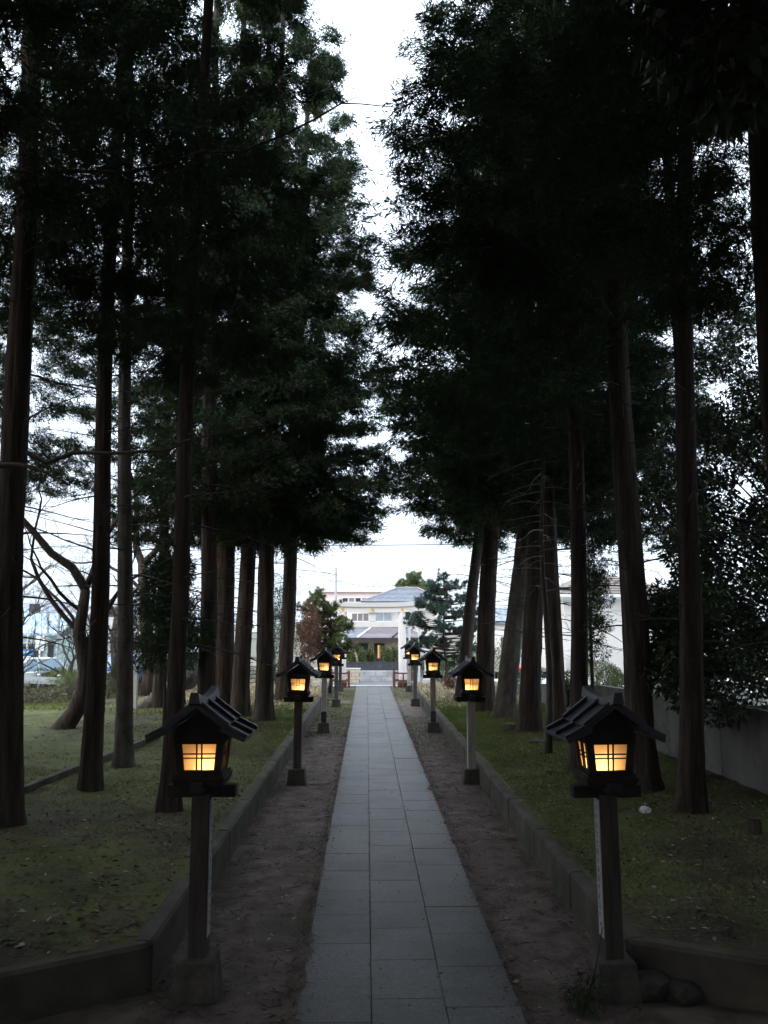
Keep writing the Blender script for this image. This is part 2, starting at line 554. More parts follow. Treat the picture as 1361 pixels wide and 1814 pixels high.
def bank_mesh(name, xs, ys, zf, cornery, slope, k, sign):
    # shear the near rows so that the bank's near edge follows the kerb's return
    X, T = np.meshgrid(xs, ys)
    near = cornery - slope * np.abs(X - k)
    Y = near + (T - ys[0]) * (ys[-1] - near) / (ys[-1] - ys[0])
    Z = zf(X, Y)
    V = np.stack([X, Y, Z], -1).reshape(-1, 3)
    nx, ny = len(xs), len(ys)
    i = np.arange(ny - 1)[:, None] * nx + np.arange(nx - 1)[None, :]
    F = np.stack([i, i + 1, i + nx + 1, i + nx], -1).reshape(-1, 4)
    me = bpy.data.meshes.new(name)
    me.from_pydata(V.tolist(), [], F.tolist())
    me.polygons.foreach_set('use_smooth', [True] * len(me.polygons))
    me.update()
    return me


ysb = 7.1 + (42.6 - 7.1) * np.linspace(0, 1, 230) ** 1.25
xsl = KL - 0.1 - 30 * np.linspace(0, 1, 150)[::-1] ** 1.6
xsr = KR + 0.1 + 3.75 * np.linspace(0, 1, 45)
SL, SRR = 0.74, 0.60
tag(link('bank_left', bank_mesh('bank_left', xsl, ysb, bank_left_z, 7.08, SL * 0 + 0.62, KL - .1, -1), M['bank']), kind='structure')
tag(link('bank_right', bank_mesh('bank_right', xsr, ysb, bank_right_z, 7.14, 0.55, KR + .1, 1), M['bank']), kind='structure')

# pale dry grass on the far ends of the banks is real straw, laid as blades below

# kerbs: concrete blocks
def kerb(name, pts, hz=0.36, wd=0.17, side=1, label=None):
    root = empty(name)
    tag(root, kind='structure')
    for a, b in zip(pts[:-1], pts[1:]):
        a, b = Vector(a), Vector(b)
        Lk = (b - a).length
        n = max(1, round(Lk / 1.9))
        dr_ = (b - a).normalized()
        nr = Vector((-dr_.y, dr_.x)) * side
        for i in range(n):
            p = a + dr_ * (Lk * i / n + (0.004 if i else 0.0))
            q = a + dr_ * (Lk * (i + 1) / n - 0.004)
            dz = random.uniform(-.006, .006)
            s = random.uniform(-.006, .006)
            m_ = MB()
            p0, q0 = p + nr * s, q + nr * s
            p1, q1 = p + nr * wd, q + nr * wd
            m_.hexa([(p0.x, p0.y, -.05), (q0.x, q0.y, -.05), (q1.x, q1.y, -.05), (p1.x, p1.y, -.05),
                     (p0.x, p0.y, hz + dz), (q0.x, q0.y, hz + dz), (q1.x, q1.y, hz + dz), (p1.x, p1.y, hz + dz)])
            m_.build('kerb_block', M['kerb'], root, bevel=0.028)
    return root


kerb('kerb_left', [(KL, 42.4), (KL, 7.02)], side=-1)
kerb('kerb_left_return', [(KL - .004, 7.0), (-4.9, 5.0)], side=-1)
kerb('kerb_right', [(KR, 7.02), (KR, 42.4)], side=-1)
kerb('kerb_right_return', [(5.2, 5.45), (KR + .004, 7.0)], side=-1)

# path with its slabs
pth = MB().box(PX0 + .01, PX1 - .01, 2.2, PATH_END, -0.1, -0.008).build('path', M['joint'])
tag(pth, kind='structure')
SW, SLN = (PX1 - PX0) / 3, 0.762
var = []
for k in range(6):
    m_ = MB().box(-SW / 2 + .003, SW / 2 - .003, -SLN / 2 + .0012, SLN / 2 - .0012, -.05, .012)
    me = m_.mesh('paving_slab', bevel=0.003)
    for v_ in me.vertices:
        v_.co.x += random.uniform(-.0025, .0025)
        v_.co.y += random.uniform(-.001, .001)
    me.materials.append(M['slab'])
    var.append(me)
for c in range(3):
    off = (7.073, 7.455, 7.30)[c] % SLN
    y = 2.4 + off
    while y + SLN / 2 < PATH_END + .1:
        link('paving_slab', random.choice(var), None, pth,
             (PX0 + SW * (c + .5), y + SLN / 2 - SLN, random.uniform(-.0015, .0015)),
             (random.uniform(-.002, .002), random.uniform(-.002, .002), random.uniform(-.003, .003) + (math.pi if random.random() < .5 else 0)))
        y += SLN

# road at the end of the path and the far road on the left
rd = MB()
rd.v = [(-60, 43.32, -.012), (60, 43.32, -.012), (60, 50.5, -.012), (-60, 50.5, -.012)]
rd.f = [(0, 1, 2, 3)]
tag(rd.build('road', M['asphalt']), kind='structure')
ln = MB().box(-40, 40, 43.62, 43.76, -.02, -.006)
tag(ln.build('road_edge_line', M['line_paint']), kind='structure')
gut = empty('gutter')
tag(gut, kind='structure')
for i in range(18):
    MB().box(-4.4 + i * .61, -3.796 + i * .61, 43.31, 43.6, -.05, .012).build('gutter_block', M['concrete_light'], gut, bevel=.008)


# ------------------------------------------------------------------ lanterns
def glyphs(mb, place, n, h, w_, seed):
    """rows of small brush-like strokes, one cluster per character; place(u,v)->3D with u across, v down"""
    r = random.Random(seed)
    for i in range(n):
        v0 = i * h * 1.35
        for k in range(r.randint(4, 6)):
            if r.random() < .55:
                u0 = r.uniform(-.5, -.1) * w_
                u1 = r.uniform(.1, .5) * w_
                vv = v0 + r.uniform(.05, .95) * h
                q = [(u0, vv), (u1, vv + r.uniform(-.06, .06) * h)]
                tk = h * .09
                quad = [(q[0][0], q[0][1]), (q[1][0], q[1][1]), (q[1][0], q[1][1] + tk), (q[0][0], q[0][1] + tk)]
            else:
                uu = r.uniform(-.4, .4) * w_
                va = v0 + r.uniform(0, .4) * h
                vb = v0 + r.uniform(.6, 1.0) * h
                tk = w_ * .10
                sl = r.uniform(-.15, .15) * w_
                quad = [(uu, va), (uu + tk, va), (uu + tk + sl, vb), (uu + sl, vb)]
            b = len(mb.v)
            mb.v += [place(*p) for p in quad]
            mb.f.append((b, b + 1, b + 2, b + 3))


def make_lantern():
    root = empty('lantern')
    MB().frus(0, 0, -.03, .275, .35, .29).build('base_block', M['base_block'], root, bevel=.012)
    MB().box(-.0725, .0725, -.0725, .0725, .25, 1.50).build('post', M['post_dark'], root, bevel=.008)
    MB().box(-.275, .275, -.055, .055, 1.478, 1.573).build('crossbeam', M['wood_dark'], root, bevel=.006)
    MB().box(-.05, .05, -.285, .285, 1.535, 1.618).build('crossbeam', M['wood_dark'], root, bevel=.006)
    # tray
    MB().frus(0, 0, 1.575, 1.652, .375, .425).build('tray', M['wood_dark'], root, bevel=.008)
    MB().frus(0, 0, 1.655, 1.676, .39, .39).build('sill', M['wood_dark'], root, bevel=.004)
    z0, z1, w0, w1 = 1.678, 1.985, .345, .405

    def half(z):
        return (w0 + (w1 - w0) * (z - z0) / (z1 - z0)) / 2
    pw = .058
    for sx in (-1, 1):
        for sy in (-1, 1):
            a, b = half(z0), half(z1)
            q = []
            for h_, z in ((a, z0), (b, z1)):
                x_, y_ = sorted((sx * h_, sx * (h_ - pw))), sorted((sy * h_, sy * (h_ - pw)))
                q += [(x_[0], y_[0], z), (x_[1], y_[0], z), (x_[1], y_[1], z), (x_[0], y_[1], z)]
            MB().hexa(q).build('corner_post', M['wood_dark'], root, bevel=.003)
    zb, zt = 1.706, 1.908
    for k in range(4):
        an = k * math.pi / 2
        rm = Matrix.Rotation(an, 3, 'Z')

        def T(u, dep, z):
            return tuple(rm @ Vector((u, -(half(z) - dep), z)))

        def bar(mb, u0, u1, za, zz, d0, d1, u0t=None, u1t=None):
            u0t = u0 if u0t is None else u0t
            u1t = u1 if u1t is None else u1t
            mb.hexa([T(u0, d0, za), T(u1, d0, za), T(u1, d1, za), T(u0, d1, za), T(u0t, d0, zz), T(u1t, d0, zz), T(u1t, d1, zz), T(u0t, d1, zz)])
        rail = MB()
        e0, e1 = half(z0) - pw - .001, half(z1) - pw - .001
        et = half(zt) - pw - .001
        eb = half(zb) - pw - .001
        bar(rail, -e0, e0, z0, zb, .006, .036, -eb, eb)
        rail.build('rail', M['wood_dark'], root)
        rail = MB()
        bar(rail, -et, et, zt, z1, .006, .036, -e1, e1)
        rail.build('rail', M['wood_dark'], root)
        pane = MB()
        pane.v = [T(-eb - .004, .026, zb - .006), T(eb + .004, .026, zb - .006), T(et + .004, .026, zt + .006), T(-et - .004, .026, zt + .006)]
        pane.f = [(0, 1, 2, 3)]
        pn = pane.build('pane', M['paper'], root)
        lat = MB()
        for u in (-.020, .020):
            bar(lat, u - .0055, u + .0055, zb, zt, .010, .021)
        for z in (zb + .092, zb + .125):
            ee = half(z) - pw - .002
            bar(lat, -ee, ee, z - .005, z + .005, .012, .0225)
        lat.build('lattice', M['wood_dark'], pn)
    bl = bmesh.new()
    bmesh.ops.create_icosphere(bl, subdivisions=1, radius=.019)
    me = bpy.data.meshes.new('bulb')
    bl.to_mesh(me)
    bl.free()
    link('bulb', me, M['bulb'], root, (.05, -.065, 1.738))
    MB().box(-.15, .15, -.15, .15, 1.955, 1.975).build('light_stop_board', M['wood_dark'], root)  # unseen board added to keep bulb light from leaking under the roof
    # gables
    for sy in (-1, 1):
        yb = sy * .185
        MB().prism([(-.19, 1.987), (.19, 1.987), (.19, 2.03), (0, 2.175), (-.19, 2.03)], yb - .012, yb + .012).build('gable_panel', M['wood_dark'], root, bevel=.002)
    # two-tier roof boards on each slope
    YR = .335
    for sx in (-1, 1):
        def prof(pts):
            pr = [(sx * x * .89, z - .018) for x, z in pts]
            return pr if sx > 0 else pr[::-1]
        MB().prism(prof([(.0, 2.215), (.255, 2.050), (.270, 2.083), (.0, 2.255)]), -YR, YR).build('roof_board', M['roof_metal'], root, bevel=.003)
        MB().prism(prof([(.205, 2.040), (.425, 1.955), (.436, 1.985), (.215, 2.078)]), -YR - .006, YR + .006).build('roof_board', M['roof_metal'], root, bevel=.003)
        for yb in (-.30, 0.0, .30):
            MB().prism(prof([(.02, 2.243), (.268, 2.081), (.283, 2.105), (.02, 2.283)]), yb - .024, yb + .024).build('roof_rib', M['roof_metal'], root, bevel=.003)
            MB().prism(prof([(.258, 2.060), (.438, 1.984), (.447, 2.013), (.278, 2.088)]), yb - .026, yb + .026).build('roof_rib', M['roof_metal'], root, bevel=.003)
    # saddle-curved ridge cap
    rc = MB()
    n = 12
    for i in range(n):
        ya, yb = -.42 + .84 * i / n, -.42 + .84 * (i + 1) / n
        f_ = lambda y: 2.268 + .058 * (abs(y) / .42) ** 2.0
        za, zb2 = f_(ya), f_(yb)
        rc.hexa([(-.045, ya, za - .085), (.045, ya, za - .085), (.045, yb, zb2 - .085), (-.045, yb, zb2 - .085),
                 (-.030, ya, za), (.030, ya, za), (.030, yb, zb2), (-.030, yb, zb2)])
    me = rc.mesh('ridge_cap')
    bm = bmesh.new()
    bm.from_mesh(me)
    bmesh.ops.remove_doubles(bm, verts=bm.verts, dist=1e-5)
    seen = {}
    for f__ in list(bm.faces):
        key = tuple(round(c, 4) for c in f__.calc_center_median())
        seen.setdefault(key, []).append(f__)
    bmesh.ops.delete(bm, geom=[f__ for fs in seen.values() if len(fs) > 1 for f__ in fs], context='FACES')
    bm.to_mesh(me)
    bm.free()
    link('ridge_cap', me, M['ridge_metal'], root)
    return root


LX, RX = -1.31, 1.94
lanterns = [
    # side, y, label, post material, inscription, dark foot
    ('L', 6.98, 'nearest roofed wooden lantern on the left of the path, slate post beside the kerb corner', 'post_dark', 'side', 0),
    ('R', 6.90, 'nearest roofed wooden lantern on the right, pale lettered strip down its post', 'post_dark', 'side', 0),
    ('L', 15.93, 'second roofed lantern on the left, on a plain dark brown post', 'post_dark', None, 0),
    ('R', 15.88, 'second roofed lantern on the right, on a pale weathered grey post', 'post_pale', None, 0),
    ('L', 23.65, 'third lantern on the left, pale post with a black lower end', 'post_pale', None, 1),
    ('R', 23.70, 'third lantern on the right, tan post with a dark lower end', 'post_tan', None, 1),
    ('L', 31.6, 'fourth lantern on the left, slate grey post, roof overlapping the farthest lantern', 'post_slate', None, 0),
    ('R', 31.9, 'fourth lantern on the right, dark slate post just in front of the farthest one', 'post_slate', None, 0),
    ('L', 39.3, 'farthest lantern on the left, dark post beside the white gate pillar', 'post_dark', None, 0),
    ('R', 39.3, 'farthest lantern on the right, whitish post with dark vertical lettering', 'post_stone', 'front', 0),
]
LXS = {'L': [-1.318, -1.285, -1.185, -1.13, -1.23], 'R': [1.935, 1.95, 1.86, 1.835, 1.97]}
proto = make_lantern()
cnt = {'L': 0, 'R': 0}
for i, (sd, y, lab, pm_, ins, foot) in enumerate(lanterns):
    o = proto if i == 0 else copy_tree(proto)
    sg = 1 if sd == 'L' else -1
    o.location = (LXS[sd][cnt[sd]], y, 0)
    cnt[sd] += 1
    o.rotation_euler = (R(random.uniform(-.4, .4)), R(random.uniform(-.5, .5)), R(random.uniform(-2, 2)))
    tag(o, lab, 'lantern', 'roofed lanterns along the path')
    for ch in o.children:
        b = ch.name.split('.')[0]
        if b == 'bulb':
            ch.location.x = .05 * sg
        if b == 'post':
            ch.data = ch.data.copy()
            ch.data.materials.clear()
            ch.data.materials.append(M[pm_])
    if foot:
        MB().box(-.0755, .0755, -.0755, .0755, .27, .58).build('post_foot', M['trim_dark'], o, bevel=.004)
for i, (sd, y, lab, pm_, ins, foot) in enumerate(lanterns):
    o = [x for x in bpy.data.objects if x.get('label') == lab][0]
    if ins == 'side':
        sx = 1 if sd == 'L' else -1
        xs_ = sx * .0728
        st = MB().box(min(xs_, xs_ + sx * .007), max(xs_, xs_ + sx * .007), -.06, .06, .42, 1.46).build('lettered_strip', M['inscription_board'], o, bevel=.002)
        gm = MB()
        glyphs(gm, lambda u, v: (xs_ + sx * .0095, u, 1.42 - v), 14, .050, .07, 40 + i)
        gm.build('lettering', M['ink'], st)
    if ins == 'front':
        gm = MB()
        glyphs(gm, lambda u, v: (u, -.076, 1.30 - v), 8, .09, .09, 77)
        gm.build('lettering', M['ink'], o)


# ------------------------------------------------------------------ trees
def crown_mesh(seed, Lc, Rm, nb, nclump, ntw, nnd, sl, sw, droop=0.25, topp=0.8, bottom=0.55):
    r = np.random.default_rng(seed)
    hh = r.random(nb * 4) ** 1.15
    keep = r.random(nb * 4) < (0.25 + 0.75 * (1 - hh))
    hh = hh[keep][:nb]
    nb = len(hh)
    hh = np.sort(hh)
    az = np.arange(nb) * 2.39996 + r.normal(0, .35, nb)
    prof = Rm * ((1 - hh) ** topp * .94 + .06) * np.minimum(1, bottom + hh * 5)
    Lb = prof * r.uniform(.74, 1.06, nb)
    # clump centres
    T_ = r.random((nb, nclump)) ** .62
    T_ = .16 + .84 * T_
    ll = Lb[:, None] * T_
    lat = r.normal(0, 1, (nb, nclump)) * .13 * ll ** .7
    ca, sa = np.cos(az)[:, None], np.sin(az)[:, None]
    cx = ll * ca - lat * sa
    cy = ll * sa + lat * ca
    cz = hh[:, None] * Lc + ll * (.22 - droop * 1.5 * T_ + .5 * droop * T_ ** 2 * 1.6) + r.normal(0, .06, (nb, nclump))
    C = np.stack([cx, cy, cz], -1).reshape(-1, 3)
    out_ = np.stack([np.broadcast_to(ca, cx.shape), np.broadcast_to(sa, cx.shape), np.zeros_like(cx)], -1).reshape(-1, 3)
    tt = T_.reshape(-1)
    cr = (.26 + .18 * r.random(len(C))) * (1.15 - .35 * tt) * (Rm / 3) ** .5
    # every clump is a spray of rope-like twigs, each beset with short needles
    nt_ = len(C) * ntw
    ci = np.repeat(np.arange(len(C)), ntw)
    ax = unit(out_ * .62 + r.normal(0, .38, C.shape) + np.array([0, 0, -.50]))
    td = unit(ax[ci] * .9 + r.normal(0, .36, (nt_, 3)))
    tb = C[ci] + r.normal(0, .30, (nt_, 3)) * cr[ci][:, None] * np.array([1, 1, .6]) - td * cr[ci][:, None] * .5
    tl = cr[ci] * r.uniform(.7, 1.6, nt_)
    n = nt_ * nnd
    ti = np.repeat(np.arange(nt_), nnd)
    f_ = r.random((n, 1))
    P = tb[ti] + td[ti] * f_ * tl[ti][:, None] + np.array([0, 0, .22]) * f_ ** 2 * tl[ti][:, None]
    D = unit(td[ti] * .85 + np.array([0, 0, .12]) + r.normal(0, .30, (n, 3)))
    lnn = sl * r.uniform(.6, 1.4, n)
    wd = sw * r.uniform(.7, 1.3, n)
    return quads_mesh('crown', shoots(P, D, lnn, wd, r, fold=.02)), hh, az, Lb


CROWNS = [crown_mesh(101, 18.0, 3.4, 165, 13, 10, 9, .135, .024, topp=.62),
          crown_mesh(102, 18.0, 3.4, 165, 13, 10, 9, .135, .024, topp=.55, droop=.34),
          crown_mesh(103, 14.0, 3.0, 125, 12, 11, 11, .100, .0150, topp=.7, droop=.25),
          crown_mesh(104, 14.0, 2.7, 95, 11, 11, 11, .100, .0150, topp=.7, droop=.34),
          crown_mesh(105, 18.0, 3.5, 130, 10, 6, 4, .30, .11, topp=.55, droop=.3)]  # coarse opaque crown, made for the unseen shade cedars
for c in CROWNS:
    c[0].materials.append(M['cedar'])


def trunk_mesh(seed, h, r0, flare=1.0, wob=.04, fiss=.05, segs=44, top=.16):
    r = np.random.default_rng(seed)
    nz_ = 70
    t_ = np.linspace(0, 1, nz_) ** 1.5
    z = -0.25 + t_ * (h + .25)
    an = np.linspace(0, 2 * np.pi, segs, endpoint=False)
    zz, aa = np.meshgrid(z, an, indexing='ij')
    rad = r0 * (top + (1 - top) * (1 - np.clip(zz, 0, h) / h) ** .85)
    fl = np.exp(-np.clip(zz + .05, 0, None) / .34)
    lob = sum(np.cos(aa * k + r.random() * 6.28) * (.5 / k) for k in (2, 3, 5, 7))
    rad = rad * (1 + flare * fl * (.62 + .55 * lob))
    ph = r.random(6) * 6.28
    gro = np.zeros_like(aa)
    for k, p, am in zip((18, 26, 8), ph, (.9, .7, .6)):
        gro += am * (np.abs(np.cos(aa * k * .5 + p + .8 * np.sin(zz * .9 + p) + .35 * np.sin(zz * 3.1 + 2 * p))) ** .6 - .7)
    rad = rad * (1 + fiss * gro * .9 + r.normal(0, fiss * .22, aa.shape))
    xo = wob * np.sin(zz * .55 + ph[3]) * np.clip(zz / 3, 0, 1)
    yo = wob * np.sin(zz * .45 + ph[4]) * np.clip(zz / 3, 0, 1)
    V = np.stack([rad * np.cos(aa) + xo, rad * np.sin(aa) + yo, zz], -1).reshape(-1, 3)
    i = (np.arange(nz_ - 1)[:, None] * segs + np.arange(segs)[None, :])
    j = (np.arange(nz_ - 1)[:, None] * segs + (np.arange(segs)[None, :] + 1) % segs)
    F = np.stack([i, j, j + segs, i + segs], -1).reshape(-1, 4)
    me = bpy.data.meshes.new('trunk')
    me.from_pydata(V.tolist(), [], F.tolist())
    me.polygons.foreach_set('use_smooth', [True] * len(me.polygons))
    me.update()
    return me


def limb_mesh(seed, z0, z1, n, lmin, lmax, rad=.017, droop=.18, crown=None, cb=0, twigs=3, azbias=None):
    r = random.Random(seed)
    mb = MB()

    def limb(p, d, L, ra, dr, nseg=6, sides=4):
        pts, rr = [p.copy()], [ra]
        q = p.copy()
        dd = d.copy()
        for i in range(nseg):
            dd = (dd + Vector((r.gauss(0, .08), r.gauss(0, .08), r.gauss(0, .05) + (-dr if i < nseg * .6 else dr * .9) / nseg * 2))).normalized()
            q = q + dd * L / nseg
            pts.append(q.copy())
            rr.append(ra * (1 - .88 * (i + 1) / nseg))
        mb.tube(pts, rr, sides, cap=False)
        return pts
    for i in range(n):
        z = z0 + (z1 - z0) * (i + r.random()) / n
        az = i * 2.39996 + r.gauss(0, .5)
        if azbias is not None and r.random() < .45:
            az = azbias + r.gauss(0, .6)
        L = r.uniform(lmin, lmax)
        d = Vector((math.cos(az), math.sin(az), r.uniform(-.05, .28)))
        pts = limb(Vector((0, 0, z)), d, L, rad * r.uniform(.7, 1.3) * (.5 + .5 * L / lmax), droop)
        for k in range(twigs):
            b = r.choice(pts[2:])
            d2 = (d + Vector((r.gauss(0, .7), r.gauss(0, .7), r.gauss(0, .35)))).normalized()
            tp = limb(b, d2, L * r.uniform(.2, .45), rad * .38, droop, 4, 3)
            if r.random() < .6:
                limb(tp[2], (d2 + Vector((r.gauss(0, .6), r.gauss(0, .6), r.gauss(0, .4)))).normalized(), L * .18, rad * .22, 0, 3, 3)
    if crown is not None:
        _, hh, az, Lb = crown
        Lc = 18.0
        for h_, a, l_ in zip(hh, az, Lb):
            if r.random() < .55:
                limb(Vector((0, 0, cb + h_ * 14)), Vector((math.cos(a), math.sin(a), .2)), l_ * .8, .028, .3, 5, 3)
    return mb.mesh('limbs', smooth=True)


def cedar(px, py, d_px, label, h, crown_i, cb, cr=1.0, ch=1.0, top=None, lz=None, seed=0, flare=.75, X=None, Y=None, nl=26, lmax=2.2, fiss=.095, zb=.36,
          bark='bark', name='cedar_tree', nlimb0=2.2, cx=0.0):
    """px,py: base pixel, d_px: trunk width in pixels ~ 250 px above the base; top=(px,py): a higher point the trunk passes through"""
    if X is None:
        b = gp(px, py, zb)
    else:
        b = Vector((X, Y, zb))
    rr = d_px / FPX * b.y / 2 if X is None else d_px / 2
    root = empty(name, (b.x, b.y, b.z - .02))
    if top:
        tpt = at(top[0], top[1], b.y)
        root.rotation_euler = (0, math.atan2(tpt.x - b.x, tpt.z - b.z), 0)
    link('trunk', trunk_mesh(seed, h, rr * 1.08, flare=flare, fiss=fiss), M[bark], root)
    cm, hh, az, Lb = CROWNS[crown_i]
    r = random.Random(seed)
    if cr > 0:
        link('crown', cm, None, root, (cx, 0, cb), (0, 0, r.uniform(0, 6.28)), (cr, cr, ch))
    link('limbs', limb_mesh(seed + 5, nlimb0, max(cb + 1.5, 4.5), nl, .6, lmax), M['dead_wood'], root)
    tag(root, label, 'tree', 'cedar trees lining the path')
    return root


# left row, near to far
cedar(12, 1462, 44, 'thick dark cedar at the left edge of the picture, bare up high', 23, 2, 7.6, 1.05, 1.1, top=(38, 500), seed=1, nl=30, lmax=2.4)
cedar(160, 1398, 31, 'slender dark cedar, second from the left edge, in front of the bent bare tree', 22, 3, 7.2, .95, 1.05, top=(203, 350), seed=2, nl=34)
cedar(219, 1356, 26, 'slim grey-brown cedar, third from the left edge, beside the white marker post', 22, 3, 8.2, 1.0, 1.05, top=(225, 500), seed=3, nl=30, bark='bark_grey')
cedar(300, 1432, 29, 'dark cedar rising directly behind the nearest left lantern', 22, 2, 6.3, .82, 1.1, top=(347, 420), seed=4, nl=28)
cedar(364, 1285, 28, 'dark cedar just right of the nearest left lantern, in front of a wider trunk', 24, 0, 5.4, .92, 1.02, top=(374, 700), seed=5, cx=.3)
cedar(393, 1262, 36, 'wide dark cedar behind the nearest left lantern ridge, left of the furrowed trunk', 25, 1, 5.3, 1.0, 1.05, top=(404, 900), seed=6, cx=0.4, fiss=.07)
cedar(425, 1266, 28, 'furrowed cedar, third from the path in the far left row', 24, 0, 4.7, 1.0, 1.05, top=(440, 930), seed=7, cx=0.55, fiss=.12)
cedar(467, 1272, 28, 'furrowed cedar with flared roots, second from the path in the far left row', 24, 1, 4.9, .98, 1.02, top=(476, 930), seed=8, cx=0.65, fiss=.13, flare=.8)
cedar(503, 1240, 24, 'furrowed cedar nearest the path on the left, behind the second lantern', 25, 0, 5.3, 1.08, 1.1, top=(515, 950), seed=9, cx=0.65, fiss=.13, flare=.8)
# right row
cedar(1225, 1440, 38, 'straight dark cedar, tallest clear trunk between the right lantern and the picture edge', 22, 3, 9.2, 1.0, 1.05, top=(1215, 300), seed=11, cx=-0.3, nl=30)
cedar(1138, 1402, 44, 'thick dark cedar with a flared base right behind the nearest right lantern', 24, 2, 8.0, 1.22, 1.4, top=(1088, 400), seed=12, cx=-0.75, flare=1.1, nl=30)
cedar(1026, 1368, 29, 'slim dark cedar just left of the nearest right lantern roof', 23, 2, 6.0, 1.32, 1.5, top=(1020, 600), seed=13, cx=-0.8, nl=30)
cedar(938, 1296, 33, 'broad dark cedar with a flared foot beside the thin dead sapling', 25, 1, 5.2, 1.22, 1.05, top=(952, 900), seed=14, cx=-0.25, flare=.7, fiss=.12)
cedar(990, 1312, 26, 'furrowed cedar standing between the thin dead sapling and the slim dark cedar', 23, 0, 5.8, 1.2, 1.05, top=(975, 900), seed=15, cx=-0.3, flare=.7, fiss=.12)
cedar(893, 1272, 31, 'leaning furrowed cedar with pale stripped bark on the right bank', 24, 0, 5.6, 1.14, 1.05, top=(922, 1000), seed=16, cx=-0.1, flare=.7, fiss=.14, bark='bark_grey')
cedar(858, 1259, 30, 'furrowed cedar behind the leaning one, nearest the second right lantern', 25, 1, 5.3, 1.16, 1.05, top=(868, 960), seed=17, cx=-0.05, flare=.6, fiss=.13)
cedar(817, 1243, 20, 'slim leaning cedar behind the third right lantern and the small pine', 21, 0, 5.2, .55, .95, top=(838, 1040), seed=18, fiss=.07)
# two trees at the picture edges, then unseen cedars added to shade the foreground
for k, (X_, Y_, ci, cbk, crk, lab) in enumerate((
        (-5.3, 6.9, 2, 7.4, 1.1, 'cedar just outside the left edge, its boughs hanging into the top left corner'),
        (at(1357, 300, 8.6).x, 8.6, 2, 6.6, 1.1, 'cedar trunk cut by the upper right picture edge'),
        (-4.3, 2.0, 4, 5.6, 1.45, 'unseen cedar added left of the viewpoint to shade the foreground from overhead'),
        (4.7, 1.6, 4, 5.6, 1.5, 'unseen cedar added right of the viewpoint to shade the foreground from overhead'),
        (-2.6, -2.6, 4, 4.2, 1.25, 'unseen shade cedar added close behind the viewpoint on the left'),
        (2.9, -2.9, 4, 4.2, 1.25, 'unseen shade cedar added close behind the viewpoint on the right'),
        (-9.0, 4.5, 4, .6, 1.1, 'unseen outer shade cedar added left of the viewpoint, boughs near the ground'),
        (-8.2, -1.5, 4, .5, 1.1, 'unseen outer shade cedar added behind the viewpoint on the left'),
        (9.6, 3.0, 4, .9, 1.1, 'unseen outer shade cedar added right of the viewpoint beyond the wall'),
        (8.0, -2.6, 4, .5, 1.1, 'unseen outer shade cedar added behind the viewpoint on the right'),
        (-4.2, -7.5, 4, .4, 1.15, 'unseen rear shade cedar added behind the viewpoint on the left'),
        (4.4, -8.0, 4, .4, 1.15, 'unseen rear shade cedar added behind the viewpoint on the right'),
        (-9.6, 10.3, 4, 1.0, 1.05, 'unseen outer shade cedar added far left of the path, boughs to the ground'),
        (-12.2, 15.5, 4, 1.0, 1.05, 'farther unseen shade cedar added on the left, boughs to the ground'),
        (9.8, 8.6, 4, 1.6, 1.0, 'unseen shade cedar added beyond the wall on the right'),
        (12.0, 14.0, 4, 1.6, 1.0, 'farther unseen shade cedar added beyond the wall on the right'),
        (0.2, -9.0, 4, .4, 1.1, 'unseen rear shade cedar added straight behind the viewpoint'))):
    cedar(0, 0, .36, lab, 23, ci, cbk, crk, 1.05, seed=30 + k, X=X_, Y=Y_, nl=18, zb=.1)
# second rank behind the rows
for k, (X_, Y_, ci, cbk, crk, lab) in enumerate((
        (-7.95, 18.5, 3, 5.4, .85, 'cedar in the left second rank with boughs hanging between the slim trunks'),
        (-10.1, 24.0, 3, 6.2, 1.1, 'cedar far out in the left second rank, boughs hanging behind the thick left cedar'),
        (-6.6, 27.0, 0, 5.0, .8, 'cedar in the left second rank deep behind the wide trunk'),
        (6.6, 16.8, 3, 5.6, .9, 'cedar beyond the concrete wall right of the slim dark cedar'),
        (7.12, 22.5, 1, 4.6, .85, 'cedar beyond the concrete wall with low boughs before the brown roof'))):
    cedar(0, 0, .34, lab, 22, ci, cbk, crk, .9, seed=50 + k, X=X_, Y=Y_, nl=7, zb=.3, nlimb0=4.2)


# young evergreen on the left lawn
def blob_leaves(centers, radii, n, ln, wd, seed, out=.6, down=0.0, fold=.05, surf=.55, belly=.45):
    r = np.random.default_rng(seed)
    C = np.array(centers, dtype=float)
    Rr = np.array(radii, dtype=float)
    if Rr.ndim == 1:
        Rr = np.repeat(Rr[:, None], 3, 1)
    vol = Rr.prod(1) ** (2 / 3)
    idx = r.choice(len(C), n, p=vol / vol.sum())
    dirn = unit(r.normal(size=(n, 3)))
    rad = r.random(n) ** (1 / 3)
    rad = np.where(r.random(n) < surf, .78 + .27 * r.random(n), rad)
    P = C[idx] + dirn * Rr[idx] * rad[:, None]
    D = unit(dirn * out + r.normal(0, .55, (n, 3)) + np.array([0, 0, -down]))
    return shoots(P, D, ln * r.uniform(.65, 1.35, n), wd * r.uniform(.7, 1.3, n), r, fold, belly)


def small_tree(name, loc, th, tr_, bark, crown_V, cm, label, cat='tree', group=None, bend=0.0):
    root = empty(name, loc)
    mb = MB()
    pts = [(bend * math.sin(k / 6 * 3.1) * th * .2, bend * .5 * math.sin(k / 4) * th * .1, -.1 + (th + .1) * k / 7) for k in range(8)]
    mb.tube(pts, [tr_ * (1.15 - .95 * k / 7) for k in range(8)], 9)
    mb.build('trunk', bark, root, smooth=True)
    link('crown', quads_mesh('crown', crown_V), cm, root)
    return tag(root, label, cat, group)


